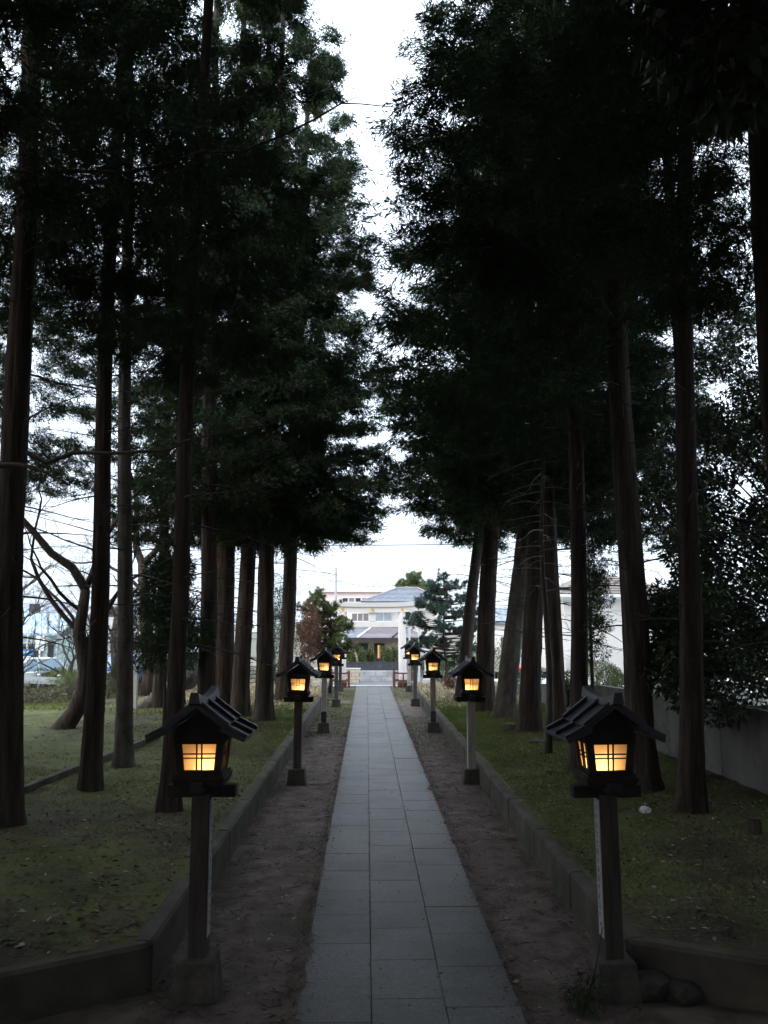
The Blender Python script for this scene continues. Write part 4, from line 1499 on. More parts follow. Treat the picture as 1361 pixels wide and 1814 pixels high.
MB().box(qx(1150), qx(1163), -.12, -.005, qz(1113), qz(1105)).build('vent_hood', M['trim_white'], rh)
MB().box(qx(1010), qx(1052), -1.4, -.01, qz(1168), qz(1164)).build('porch_roof', M['trim_white'], rh)
MB().tube([(qx(1046), -1.3, -1.0), (qx(1046), -1.3, qz(1168))], .06, 8).build('porch_post', M['trim_white'], rh)
tag(rh, 'cream-walled house with a brown tiled roof beyond the right wall', 'house')

# boundary wall, right: concrete panels following the slope
W0 = gp(1361, 1414, .38)
wx = W0.x
cw = empty('boundary_wall', (wx, 12, 0))
ysw = [2.0, 4.4, 6.8, 9.2, 11.6, 14.0, 16.4, 18.8, 21.2, 23.6, 26.0, 28.4, 30.8, 33.2, 35.6]


def wtop(y):
    return 1.60 - max(0, y - 12) * .022 - max(0, y - 21) * .035


for a, b_ in zip(ysw[:-1], ysw[1:]):
    za, zb_ = wtop(a), wtop(b_)
    MB().hexa([(0, a + .004 - 12, -.1), (.16, a + .004 - 12, -.1), (.16, b_ - .004 - 12, -.1), (0, b_ - .004 - 12, -.1),
               (0, a + .004 - 12, za), (.16, a + .004 - 12, za), (.16, b_ - .004 - 12, zb_), (0, b_ - .004 - 12, zb_)]).build('wall_panel', M['concrete'], cw, bevel=.01)
    MB().hexa([(-.015, a + .002 - 12, za + .003), (.175, a + .002 - 12, za + .003), (.175, b_ - .002 - 12, zb_ + .003), (-.015, b_ - .002 - 12, zb_ + .003),
               (-.015, a + .002 - 12, za + .045), (.175, a + .002 - 12, za + .045), (.175, b_ - .002 - 12, zb_ + .045), (-.015, b_ - .002 - 12, zb_ + .045)]).build('coping', M['concrete'], cw, bevel=.006)
tag(cw, 'long grey concrete boundary wall running along the right bank', 'wall')
yd = MB()
yd.v = [(wx + .2, 2, 1.0), (40, 2, 1.0), (40, 43.0, .85), (wx + .2, 43.0, .35), (wx + .2, 20, .95)]
yd.f = [(0, 1, 2, 3, 4)]
tag(yd.build('neighbour_yard', M['concrete_light']), kind='structure')
# light block wall with an ornamental vent block, seen over the boundary wall
la, lb_ = at(1140, 1230, 20.5).x, at(1370, 1230, 20.5).x
zt = at(1200, 1216, 20.5).z
lw_ = empty('garden_wall', ((la + lb_) / 2, 20.5, 1.0))
Wd = lb_ - la
hgt = zt - 1.0
bx = -Wd / 2
k = 0
while bx < Wd / 2 - .1:
    if k == 2 or k == 6:
        vb = MB()
        vb.box(bx + .006, bx + .41, .02, .10, hgt - .24, hgt - .215).box(bx + .006, bx + .41, .02, .10, hgt - .03, hgt - .006)
        for xx in (.006, .13, .26, .385):
            vb.box(bx + xx, bx + xx + .024, .02, .10, hgt - .214, hgt - .031)
        vb.tube([(bx + .03, .06, hgt - .21), (bx + .2, .06, hgt - .04)], .014, 5).tube([(bx + .385, .06, hgt - .21), (bx + .215, .06, hgt - .04)], .014, 5)
        vb.build('vent_block', M['concrete_light'], lw_)
    else:
        MB().box(bx + .004, bx + .412, 0, .12, hgt - .24, hgt - .006).build('block', M['concrete_light'], lw_, bevel=.006)
    MB().box(bx + .004, bx + .412, 0, .12, -.15, hgt - .248).build('block', M['concrete_light'], lw_, bevel=.006)
    bx += .416
    k += 1
MB().box(-Wd / 2 - .02, Wd / 2 + .02, -.03, .15, hgt, hgt + .05).build('coping', M['concrete_light'], lw_, bevel=.008)
tag(lw_, 'pale block wall with pierced ornamental blocks beyond the boundary wall', 'wall')


# ------------------------------------------------------------------ shrubs
def shrub(name, px, py, d, w_, h_, m, label, n, ln=.06, wd=.03, seed=0, group=None, zb=None, lumpy=0, cat='shrub', out=.8):
    top_ = at(px, py, d)
    zb = zb if zb is not None else top_.z - h_
    root = empty(name, (top_.x, d, zb))
    r = random.Random(seed)
    cs, rs = [(0, 0, h_ * .52)], [(w_ / 2, w_ / 2, h_ * .48)]
    for k in range(lumpy):
        a = r.uniform(0, 6.28)
        q = r.uniform(.2, .9) * w_ / 2
        s = r.uniform(.22, .4)
        cs.append((q * math.cos(a), q * math.sin(a), h_ * r.uniform(.35, .95)))
        rs.append((w_ * s * .6, w_ * s * .6, h_ * s * .6))
    if lumpy:
        rs[0] = (w_ * .36, w_ * .36, h_ * .4)
    mb = MB()
    for k in range(5):
        a = k * 1.3 + r.random()
        mb.tube([(.04 * math.cos(a), .04 * math.sin(a), -.05), (w_ * .12 * math.cos(a), w_ * .12 * math.sin(a), h_ * .4), (w_ * .28 * math.cos(a), w_ * .28 * math.sin(a), h_ * .75)],
                [.025, .018, .006], 5, cap=False)
    mb.build('stem', M['bark'], root, smooth=True)
    link('foliage', quads_mesh('foliage', blob_leaves(cs, rs, n, ln, wd, seed, out=out, surf=.7)), m, root)
    return tag(root, label, cat, group)


g_ = 'clipped round shrubs in the neighbour garden'
shrub('clipped_shrub', 1062, 1170, 30, 1.5, 1.35, M['shrub_ochre'], 'large ochre-green clipped shrub left of the thick cedar, below the cream house', 5200, .055, .03, 81, g_, out=1)
shrub('clipped_shrub', 1080, 1180, 28.5, 1.0, 1.05, M['hedge'], 'green clipped shrub overlapping the large ochre one', 3600, .05, .028, 82, g_, out=1)
shrub('clipped_shrub', 1095, 1193, 27.5, .7, .75, M['hedge'], 'small clipped shrub tucked against the thick cedar', 2200, .045, .026, 83, g_, out=1)
shrub('clipped_shrub', 1192, 1184, 27, 1.05, .9, M['hedge'], 'round clipped shrub right of the small palm', 3600, .05, .028, 84, g_, out=1)
shrub('clipped_shrub', 1177, 1180, 29, 1.0, .95, M['hedge'], 'grey-green clipped shrub just behind the small palm', 3000, .05, .028, 85, g_, out=1)
shrub('hedge_shrub', 930, 1183, 36, 1.9, 1.3, M['hedge'], 'bright green hedge bush between the right cedars', 3600, .07, .04, 86, lumpy=8)
shrub('hedge_shrub', 1002, 1192, 24, 1.1, .9, M['hedge'], 'low green bush over the boundary wall near the slim cedar', 2400, .06, .035, 87, lumpy=6)
# small palm
b = at(1163, 1185, 27)
pr = empty('palm_plant', (b.x, 27, .95))
MB().tube([(0, 0, -.05), (.02, 0, at(1163, 1172, 27).z - .95)], [.07, .05], 8).build('stem', M['bark_grey'], pr, smooth=True)
hz0 = at(1163, 1172, 27).z - .95
for k in range(14):
    a = k * 2.4
    up_ = .25 + .6 * ((k * 7) % 5) / 5
    mb = MB()
    n_ = 6
    L_ = .62
    for i in range(n_):
        def P_(f, s):
            x = L_ * f
            return Vector((x * math.cos(a) - s * math.sin(a), x * math.sin(a) + s * math.cos(a), hz0 + x * up_ - .55 * x * x))
        for s0 in (-1, 1):
            f0, f1 = i / n_, (i + .8) / n_
            b0 = len(mb.v)
            mb.v += [tuple(P_(f0, 0)), tuple(P_(f1, 0)), tuple(P_(min(1.1, f1 + .25), s0 * .13) - Vector((0, 0, .04)))]
            mb.f.append((b0, b0 + 1, b0 + 2))
    mb.build('frond', M['hedge'], pr)
tag(pr, 'small palm with drooping fronds before the cream house', 'plant')

# garden in front of the far house
gh = 'garden shrubs before the far house'
for (px, py, d, w_, h_, m, lab, n, sd_) in (
        (686, 1143, 49.5, .55, 1.7, 'pine', 'tall pointed conifer right of the lit house window', 2600, 91),
        (702, 1148, 49.8, .6, 1.6, 'pine', 'bushy conifer beside the right gate pillar', 2200, 92),
        (657, 1150, 49.6, .55, 1.35, 'hedge', 'grey-green bush between the two house windows', 1800, 93),
        (641, 1145, 49.4, .55, 1.5, 'pine', 'dark bush below the left house window', 1800, 94),
        (622, 1152, 49.2, .8, 1.2, 'hedge', 'loose shrub left of the house windows, over the beige wall', 1900, 95)):
    sh_ = shrub('garden_shrub', px, py, d, w_, h_, M[m], lab, n, .09, .045, sd_, gh, lumpy=5)


# garden pines
def pine(name, loc, h, pads, m, label, seed, tr_=.07, n=60, nl=.13, bark='bark'):
    r = random.Random(seed)
    rn = np.random.default_rng(seed)
    root = empty(name, loc)
    tb = MB()
    tb.tube([(0.06 * math.sin(k), .05 * math.cos(k * 1.4), -.1 + (h + .1) * k / 8) for k in range(9)], [tr_ * (1.1 - .9 * k / 8) for k in range(9)], 9)
    tb.build('trunk', M[bark], root, smooth=True)
    lb = MB()
    Ps, Ds = [], []
    for (x, y, z, rad) in pads:
        zz = max(.3, min(h - .1, z - .15 * math.hypot(x, y)))
        lb.tube([(0, 0, zz), (x * .55, y * .55, (zz + z) / 2 - .05), (x, y, z - .04)], [.03, .02, .008], 4, cap=False)
        for k in range(int(24 * (rad / .35) ** 2) + 3):
            a = r.uniform(0, 6.28)
            q = rad * math.sqrt(r.random())
            c = np.array([x + q * math.cos(a), y + q * math.sin(a), z + r.gauss(0, .11) + .12 * (1 - q / rad)])
            dd = unit(rn.normal(0, .55, (n, 3)) + np.array([math.cos(a) * .35, math.sin(a) * .35, .55]))
            Ps.append(np.repeat(c[None], n, 0) + rn.normal(0, .025, (n, 3)))
            Ds.append(dd)
    lb.build('limbs', M[bark], root, smooth=True)
    P, D = np.concatenate(Ps), np.concatenate(Ds)
    V = shoots(P, D, nl * rn.uniform(.7, 1.3, len(P)), np.full(len(P), .022), rn, 0, .4)
    link('foliage', quads_mesh('foliage', V), m, root)
    return tag(root, label, 'tree', 'small pines near the gate')


def pads_px(lst, d, base, seed, extra=0):
    r = random.Random(seed)
    o = []
    for (x, y, rad) in lst:
        p = at(x, y, d + r.uniform(-.5, .5)) - base
        o.append((p.x, p.y, p.z, rad * .7))
        for k in range(4):
            o.append((p.x + r.gauss(0, .65) * rad, p.y + r.gauss(0, .8) * rad, p.z + r.gauss(0, .42) * rad, rad * r.uniform(.3, .6)))
    return o


b = Vector((at(585, 1117, 37.5).x, 37.5, .15))
pine('pine_tree', b, 3.9, pads_px([(563, 1052, .22), (556, 1066, .35), (575, 1070, .4), (548, 1080, .4), (590, 1085, .42), (566, 1088, .45), (606, 1102, .36), (590, 1108, .5), (560, 1105, .5),
                                   (618, 1110, .25), (540, 1112, .45), (578, 1125, .5), (605, 1128, .4), (552, 1130, .5), (590, 1142, .45), (565, 1148, .5), (612, 1150, .3), (545, 1155, .4), (583, 1160, .4)],
                                  37.5, b, 1), M['pine'], 'bushy green pine left of the path end, hiding the left gate pillar', 201, n=42)
b = Vector((at(788, 1117, 36.5).x, 36.5, .15))
pine('pine_tree', b, 4.6, pads_px([(785, 1028, .25), (770, 1045, .35), (800, 1042, .35), (760, 1060, .35), (790, 1065, .45), (820, 1062, .4), (745, 1072, .3), (775, 1085, .45), (810, 1090, .45), (838, 1085, .4),
                                   (735, 1103, .25), (752, 1108, .3), (780, 1112, .4), (815, 1118, .45), (842, 1115, .35), (728, 1104, .18), (760, 1135, .35), (790, 1140, .4), (825, 1145, .4), (748, 1142, .28),
                                   (775, 1165, .35), (810, 1168, .35), (840, 1150, .35), (735, 1140, .2)], 36.5, b, 2), M['pine_blue'],
     'loose blue-green pine right of the gate, boughs crossing its beam', 202, n=40)
b = Vector((at(735, 1100, 62).x, 62, .6))
pine('pine_tree', b, 6.0, pads_px([(735, 1022, .6), (728, 1034, .6), (745, 1036, .6), (752, 1048, .7), (730, 1048, .6), (765, 1052, .6), (742, 1056, .7)], 62, b, 3), M['pine'],
     'far pine rising over the ridge of the house', 203, n=36, nl=.24, tr_=.12)
# reddish shrub tree and neighbours behind the far left trunks
shrub('rust_shrub', 543, 1062, 36.5, 1.5, 2.9, M['rust_leaf'], 'rust-brown shrub between the left row and the green pine', 5200, .075, .035, 96, lumpy=14, zb=.9)
shrub('rust_shrub', 492, 1040, 39, 1.7, 4.3, M['pine_blue'], 'tall dull green shrub behind the last two left trunks', 5200, .10, .045, 97, lumpy=16, zb=.4)
shrub('dry_shrub', 520, 1180, 36, 1.9, .9, M['dry_weed'], 'low dry brown shrub behind the second left lantern', 3200, .09, .02, 98, lumpy=8, zb=.25)
shrub('dry_shrub', 800, 1193, 34.5, .75, .7, M['rust_leaf'], 'small dark red shrub on the right bank near the pine trunk', 1400, .06, .03, 99, lumpy=5, zb=.3)
shrub('hedge_shrub', 455, 1165, 42, 2.6, 1.2, M['hedge'], 'hedge glimpsed between the furrowed left trunks', 3000, .09, .045, 100, lumpy=8, zb=.0)
shrub('hedge_shrub', 780, 1170, 46.2, 4.2, 1.5, M['hedge'], 'dark hedge under the right pine at the roadside', 4500, .09, .045, 104, lumpy=10, zb=.0)
shrub('hedge_shrub', 860, 1150, 45, 4.2, 2.1, M['pine'], 'green thicket behind the leaning cedar', 4500, .10, .045, 105, lumpy=12, zb=.0)
# weeds along the left lawn's far edge
for k, (px, py, w_, m, lab, sd_) in enumerate(((75, 1200, 3.0, 'dry_weed', 'brown weedy thicket below the guard rail at the far left', 111), (190, 1205, 2.8, 'dry_weed', 'brown weedy thicket behind the two slim left cedars', 112),
                                               (130, 1215, 2.2, 'pine', 'dark green ground bush behind the bent bare tree', 113),
                                               (215, 1196, 2.0, 'cedar', 'dark evergreen bush between the slim left cedars, behind the white marker post', 114),
                                               (268, 1188, 2.4, 'cedar', 'dark evergreen bush behind the young cedar stem', 115), (330, 1180, 2.2, 'cedar', 'dark evergreen bush behind the nearest left lantern roof', 116))):
    shrub('weed_thicket', px, py, 29.5 + k * .9, w_, .85 + .14 * k, M[m], lab, 4200, .16, .012, sd_, lumpy=12, zb=.1)
for (px, py, d, w_, h_, m, lab, sd_) in ((125, 1163, 40.5, 2.6, 1.0, 'shrub_ochre', 'yellow-green roadside shrub left of the bent bare tree', 121), (88, 1168, 40.8, 1.8, .9, 'hedge', 'green roadside shrub behind the two slim poles', 122)):
    shrub('roadside_shrub', px, py, d, w_, h_, M[m], lab, 3600, .07, .04, sd_, lumpy=9, zb=.1)


# ------------------------------------------------------------------ left background: houses, road, cars, rail
def gable_house(name, x0, x1, y0, dep, z1, zr, wallm, roofm, label, over=.35, ridge_along='x', zb=-.1, wins=()):
    root = empty(name, ((x0 + x1) / 2, y0, 0))
    w2 = (x1 - x0) / 2
    MB().box(-w2, w2, 0, dep, zb, z1).build('wall', M[wallm], root)
    mb = MB()
    if ridge_along == 'x':
        yo = -over
        yr, ye = dep / 2, dep + over
        a = [(-w2 - over, yo, z1 - .02), (w2 + over, yo, z1 - .02), (w2 + over, yr, zr), (-w2 - over, yr, zr), (-w2 - over, ye, z1 - .02), (w2 + over, ye, z1 - .02)]
        mb.v += a + [(p[0], p[1], p[2] + .14) for p in a]
        mb.f += [(6, 7, 8, 9), (9, 8, 11, 10), (0, 3, 2, 1), (3, 4, 5, 2), (0, 1, 7, 6), (4, 10, 11, 5), (1, 2, 8, 7), (2, 5, 11, 8), (0, 6, 9, 3), (3, 9, 10, 4)]
    else:
        a = [(-w2 - over, -over, z1 - .02), (0, -over, zr), (w2 + over, -over, z1 - .02), (-w2 - over, dep + over, z1 - .02), (0, dep + over, zr), (w2 + over, dep + over, z1 - .02)]
        mb.v += a + [(p[0], p[1], p[2] + .14) for p in a]
        mb.f += [(6, 7, 10, 9), (7, 8, 11, 10), (0, 3, 4, 1), (1, 4, 5, 2), (0, 1, 7, 6), (1, 2, 8, 7), (3, 9, 10, 4), (4, 10, 11, 5), (0, 6, 9, 3), (2, 5, 11, 8)]
        gm = MB()
        gm.prism([(-w2, z1), (w2, z1), (0, zr)], .0, .1)
        gm.build('gable', M[wallm], root)
    ro = mb.build('roof', M[roofm], root)
    if ridge_along == 'x':
        nrib = int((x1 - x0) / .6)
        for k in range(nrib + 1):
            x = -w2 - over + (2 * w2 + 2 * over) * k / nrib
            MB().tube([(x, -over, z1 + .13), (x, dep / 2, zr + .15)], .03, 4).build('roof_seam', M[roofm], ro)
    for (wx0, wx1, wz0, wz1, gl) in wins:
        window(root, wx0, wx1, wz0, wz1, 0, gl, 'trim_dark', 1)
    return tag(root, label, 'house')


D1 = 56
x0, x1 = at(-60, 1120, D1).x, at(100, 1120, D1).x
gh_ = gable_house('house', x0, x1, D1, 7, at(70, 1125, D1).z, at(70, 1090, D1 + 3.5).z, 'teal_wall', 'blue_roof',
                  'low house with a pale blue roof at the far left, behind the one-way sign',
                  wins=((.6, 2.0, .9, 1.7, 'glass_dark'), (-1.2, .2, .9, 1.7, 'glass_blue'), (2.4, 2.8, 1.0, 1.8, 'glass_dark')))
MB().box(-2.5, 3.0, -.9, -.02, 1.95, 2.05).build('awning', M['galvanised'], gh_)
D2 = 60
x0, x1 = at(106, 1120, D2).x, at(172, 1120, D2).x
gable_house('house', x0, x1, D2, 7, at(130, 1092, D2).z, at(130, 1074, D2 + 3).z, 'white_wall', 'mauve_tile', 'cream two-storey house behind the bent bare tree', over=.3,
            wins=((-1.25, -.65, 1.2, 1.9, 'glass_dark'), (-.55, -.1, 3.0, 3.6, 'glass_dark'), (.5, .9, 1.2, 1.9, 'glass_dark')))
D3 = 66
x0, x1 = at(180, 1120, D3).x, at(262, 1120, D3).x
gable_house('house', x0, x1, D3, 7, at(220, 1086, D3).z, at(220, 1066, D3 + 3).z, 'white_wall', 'mauve_tile', 'white house far behind the slim grey-brown cedar', over=.3,
            wins=((-1.2, -.6, 1.4, 2.2, 'glass_dark'), (.2, .9, 1.4, 2.2, 'glass_blue'), (.2, .9, 3.2, 3.8, 'glass_dark')))
D4 = 72
x0, x1 = at(-10, 1120, D4).x, at(95, 1120, D4).x
gable_house('house', x0, x1, D4, 7, at(40, 1088, D4).z, at(40, 1070, D4 + 3).z, 'cream_wall', 'slate_tile', 'taller house behind the pale blue roof', over=.3,
            wins=((.4, 1.2, 4.2, 5.0, 'glass_dark'),))
D5 = 62
x0, x1 = at(290, 1120, D5).x, at(420, 1120, D5).x
gable_house('house', x0, x1, D5, 7, at(350, 1112, D5).z, at(350, 1090, D5 + 3).z, 'cream_wall', 'slate_tile', 'house glimpsed between the dark left trunks', over=.3, wins=((-.8, .2, 1.0, 2.0, 'glass_dark'), (1.2, 2.2, 1.0, 2.0, 'glass_blue')))
D6 = 70
x0, x1 = at(850, 1120, D6).x, at(960, 1120, D6).x
gable_house('house', x0, x1, D6, 7, at(900, 1105, D6).z, at(900, 1080, D6 + 3).z, 'white_wall', 'slate_tile', 'house glimpsed behind the green thicket on the right', over=.3, wins=((-.8, .2, 1.2, 2.2, 'glass_dark'), (.9, 1.7, 1.2, 2.2, 'glass_blue')))

# pale slatted boundary fence seen between the far left trunks
fx0, fx1 = at(392, 1190, 41.5).x, at(474, 1190, 41.5).x
sf = empty('slat_fence', ((fx0 + fx1) / 2, 41.5, 0))
Wd = fx1 - fx0
for k in range(7):
    MB().box(-Wd / 2, Wd / 2, -.015, .015, .12 + k * .19, .27 + k * .19).build('slat', M['cream_wall'], sf)
for k in range(4):
    x = -Wd / 2 + .1 + (Wd - .2) * k / 3
    MB().box(x - .05, x + .05, .018, .09, -.05, 1.5).build('fence_post', M['trim_dark'], sf)
tag(sf, 'pale horizontal slat fence between the furrowed left trunks', 'fence')
# grey shed wall behind the leaning log
sx0, sx1 = at(296, 1200, 40).x, at(352, 1200, 40).x
sh = empty('shed', ((sx0 + sx1) / 2, 40, 0))
w2 = (sx1 - sx0) / 2
MB().box(-w2, w2, 0, 2.2, -.1, 1.75).build('wall', M['fence_black'], sh)
MB().hexa([(-w2 - .15, -.25, 1.76), (w2 + .15, -.25, 1.76), (w2 + .15, 2.4, 1.95), (-w2 - .15, 2.4, 1.95), (-w2 - .15, -.25, 1.82), (w2 + .15, -.25, 1.82), (w2 + .15, 2.4, 2.01), (-w2 - .15, 2.4, 2.01)]).build('roof', M['galvanised'], sh)
for k in range(5):
    x = -w2 + 2 * w2 * (k + .5) / 5
    MB().box(x - .02, x + .02, -.03, -.002, -.05, 1.72).build('batten', M['fence_black'], sh)
tag(sh, 'dark grey shed behind the fallen trunk on the left lawn', 'shed')

# guard rail
gx0, gx1 = at(20, 1200, 37.5).x, at(152, 1200, 37.5).x
gr_ = empty('guard_rail', ((gx0 + gx1) / 2, 37.5, 0))
Wd = gx1 - gx0
zt = at(90, 1197, 37.5).z
for (za, zb_, y_) in ((zt - .10, zt, 0), (zt - .20, zt - .105, -.03), (zt - .30, zt - .205, 0)):
    MB().hexa([(-Wd / 2, y_ - .02, za), (Wd / 2, y_ - .02, za - .12), (Wd / 2, y_ + .02, za - .12), (-Wd / 2, y_ + .02, za),
               (-Wd / 2, y_ - .02, zb_), (Wd / 2, y_ - .02, zb_ - .12), (Wd / 2, y_ + .02, zb_ - .12), (-Wd / 2, y_ + .02, zb_)]).build('rail', M['galvanised'], gr_)
for k in range(4):
    x = -Wd / 2 + .3 + (Wd - .6) * k / 3
    MB().tube([(x, .07, -.1), (x, .07, zt + .06 - .12 * (x / Wd + .5))], .055, 10).build('rail_post', M['galvanised'], gr_)
    MB().lathe([(.085, zt + .062 - .12 * (x / Wd + .5)), (.085, zt + .10 - .12 * (x / Wd + .5)), (.03, zt + .12 - .12 * (x / Wd + .5))], 10, (x, .07)).build('post_cap', M['sign_white'], gr_)
tag(gr_, 'grey metal guard rail with white post caps along the left road', 'guard rail')
lr_ = MB()
lr_.v = [(-60, 37.9, -.02), (-9.5, 37.9, -.02), (-9.5, 43.3, -.02), (-60, 43.3, -.02)]
lr_.f = [(0, 1, 2, 3)]
tag(lr_.build('side_road', M['asphalt']), kind='structure')


def car(loc, rz, paint, label, van=False):
    root = empty('parked_car', loc, rz)
    L_, W_ = 4.1, 1.66
    prof = [(-L_ / 2, .32), (-L_ / 2 + .05, .72), (-L_ / 2 + .85, .90), (L_ / 2 - .25, .93), (L_ / 2, .80), (L_ / 2, .32)]
    mb = MB()
    mb.prism(prof, -W_ / 2, W_ / 2)
    mb.build('body', M[paint], root, bevel=.06)
    h = 1.47
    cab = MB()
    q0 = [(-L_ / 2 + .85, .89), (L_ / 2 - .3, .89)]
    q1 = [(-L_ / 2 + 1.55, h), (L_ / 2 - .75, h)]
    b0, b1 = W_ / 2 - .03, W_ / 2 - .22
    cab.hexa([(q0[0][0], -b0, .89), (q0[1][0], -b0, .89), (q0[1][0], b0, .89), (q0[0][0], b0, .89), (q1[0][0], -b1, h), (q1[1][0], -b1, h), (q1[1][0], b1, h), (q1[0][0], b1, h)])
    cab.build('cabin', M['car_glass'], root, bevel=.04)
    rf = MB()
    rf.frus((q1[0][0] + q1[1][0]) / 2, 0, h - .03, h + .03, q1[1][0] - q1[0][0] + .1, q1[1][0] - q1[0][0] - .05, 2 * b1 + .05, 2 * b1 - .06)
    rf.build('roof', M[paint], root, bevel=.015)
    pil = MB()
    for sy in (-1, 1):
        for (xa, xb_) in ((q0[0][0], q1[0][0]), (.1, .1), (q0[1][0], q1[1][0])):
            pil.tube([(xa, sy * b0, .89), (xb_, sy * b1, h)], .04, 6)
    pil.build('pillar', M[paint], root)
    for sx in (-1, 1):
        for sy in (-1, 1):
            c = Vector((sx * 1.25, sy * (W_ / 2 - .09), .31))
            wh = MB()
            wh.tube([c - Vector((0, .1, 0)), c + Vector((0, .1, 0))], .31, 18)
            wo = wh.build('wheel', M['rubber'], root)
            rm_ = MB()
            rm_.tube([c - Vector((0, .108, 0)), c + Vector((0, .108, 0))], .19, 12)
            rm_.build('rim', M['galvanised'], wo)
    for sy in (-1, 1):
        MB().box(-L_ / 2 - .02, -L_ / 2 + .12, sy * .55 - .17, sy * .55 + .17, .60, .74).build('headlight', M['sign_white'], root, bevel=.02)
        MB().box(-L_ / 2 + 1.0, -L_ / 2 + 1.15, sy * (W_ / 2 + .06) - .08, sy * (W_ / 2 + .06) + .08, .92, 1.05).build('mirror', M[paint], root, bevel=.02)
    MB().box(-L_ / 2 - .03, -L_ / 2 + .05, -.6, .6, .36, .48).build('bumper', M['trim_dark'], root, bevel=.02)
    return tag(root, label, 'car', 'parked cars')


c_ = at(58, 1200, 40.5)
car((c_.x - .35, 40.5, 0), R(62), 'car_white', 'white car behind the guard rail at the far left')
c_ = at(196, 1200, 43.5)
car((c_.x, 45.2, 0), R(75), 'car_blue', 'blue and white car seen between the two slim left cedars')
c_ = at(922, 1180, 48)
car((c_.x, 48.0, .1), R(80), 'car_red', 'red car top seen over the hedge between the right cedars')


def pole(name, px, d, ztop, r, m, label, arms=(), base=0):
    x = at(px, 1100, d).x
    root = empty(name, (x, d, base))
    MB().tube([(0, 0, -.1), (0, 0, ztop - base)], [r * 1.15, r * .8], 12).build('shaft', M[m], root)
    for (z, hw) in arms:
        MB().box(-hw, hw, -.03, .03, z - base - .03, z - base + .03).build('crossarm', M[m], root)
        for k in (-1, 1):
            MB().lathe([(.03, z - base + .03), (.045, z - base + .08), (.02, z - base + .16)], 8, (k * hw * .85, 0)).build('insulator', M[m], root)
    return tag(root, label, 'pole')


pole('utility_pole', 594.5, 66, at(594, 1005, 66).z, .11, 'pole', 'grey utility pole rising left of the gate', ((at(594, 1030, 66).z, .5),))
pole('sign_pole', 86, 41.2, at(86, 1083, 41.2).z, .055, 'pole', 'left one of two slim grey poles by the guard rail')
pole('sign_pole', 105, 41.4, at(105, 1088, 41.4).z, .065, 'pole', 'right one of two slim grey poles by the guard rail')
pole('sign_pole', 808, 44.8, at(808, 1150, 44.8).z, .06, 'pole', 'grey pole stub between the second and third right lanterns')
# far lattice pylons, haze put into their pale colour
for (px, d, py, hw, lab) in ((667, 120, 985, 1.1, 'slender lattice mast far behind the pink block'), (494, 150, 930, 1.7, 'lattice pylon seen between the last two left trunks')):
    x = at(px, 1100, d).x
    zt = at(px, py, d).z
    py_ = empty('lattice_pylon', (x, d, 0))
    mb = MB()
    for sx in (-1, 1):
        for sy in (-1, 1):
            mb.tube([(sx * hw * .8, sy * hw * .8, 0), (sx * hw * .22, sy * hw * .22, zt)], .07, 4)
    n = 12
    for k in range(n):
        za, zb_ = zt * k / n, zt * (k + 1) / n
        wa, wb = hw * (.8 - .58 * k / n), hw * (.8 - .58 * (k + 1) / n)
        for sy in (-1, 1):
            mb.tube([(-wa, sy * wa, za), (wb, sy * wb, zb_)], .045, 3)
            mb.tube([(wa, sy * wa, za), (-wb, sy * wb, zb_)], .045, 3)
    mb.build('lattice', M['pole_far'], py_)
    for f in (.72, .84, .96):
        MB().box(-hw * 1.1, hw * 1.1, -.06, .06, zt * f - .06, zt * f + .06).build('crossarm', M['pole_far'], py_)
    tag(py_, lab, 'pylon')


def wire(pts, d0, d1, r, sag, label):
    P, Q = at(pts[0][0], pts[0][1], d0), at(pts[1][0], pts[1][1], d1)
    n = 14
    o = [P.lerp(Q, k / n) - Vector((0, 0, sag * 4 * (k / n) * (1 - k / n))) for k in range(n + 1)]
    me = MB()
    base = o[0].copy()
    me.tube([p - base for p in o], r, 4)
    w_ = me.build('overhead_wire', M['wire'], loc=base)
    return tag(w_, label, 'wire', 'overhead wires')


wire(((380, 966), (900, 963)), 52, 52, .035, .05, 'thick overhead cable crossing the gap above the gate')
wire(((596, 1027), (760, 1018)), 66, 66, .022, .75, 'sagging wire running right from the utility pole')
wire(((596, 1017), (470, 1050)), 66, 66, .018, .25, 'upper wire running left from the utility pole')
wire(((596, 1023), (470, 1060)), 66, 66, .018, .25, 'lower wire running left from the utility pole')
for k in range(4):
    wire(((1080, 985 + 7 * k), (1260, 1000 + 9 * k)), 55, 55, .015, .15, ['topmost', 'second', 'third', 'lowest'][k] + ' of the four thin wires above the brown roof')

# one-way sign
b = at(47, 1160, 39.6)
ow = empty('one_way_sign', (b.x - .02, 39.6, 0))
MB().tube([(.02, .04, -.1), (.02, .04, 2.75)], .035, 8).build('sign_post', M['sign_white'], ow)
MB().box(-.34, .34, -.012, .012, 1.67, 1.93).build('sign_panel', M['sign_blue'], ow, bevel=.004)
ar = MB()
ar.prism([(-.24, 1.775), (.08, 1.775), (.08, 1.72), (.27, 1.80), (.08, 1.88), (.08, 1.825), (-.24, 1.825)], -.020, -.0145)
ar.build('arrow', M['sign_white'], ow)
MB().box(-.22, .22, -.012, .012, 1.50, 1.62).build('lower_panel', M['sign_white'], ow, bevel=.004)
tag(ow, 'blue one-way arrow sign on a white post at the far left', 'sign')
b = at(70, 1165, 50)
ns = empty('notice_board', (b.x, 50, 0))
MB().tube([(0, 0, -.1), (0, 0, 2.2)], .05, 8).build('sign_post', M['sign_white'], ns)
MB().box(-.26, .26, -.07, -.052, 1.6, 2.5).build('board', M['sign_white'], ns, bevel=.004)
tag(ns, 'white notice board on a post before the pale blue roofed house', 'sign')

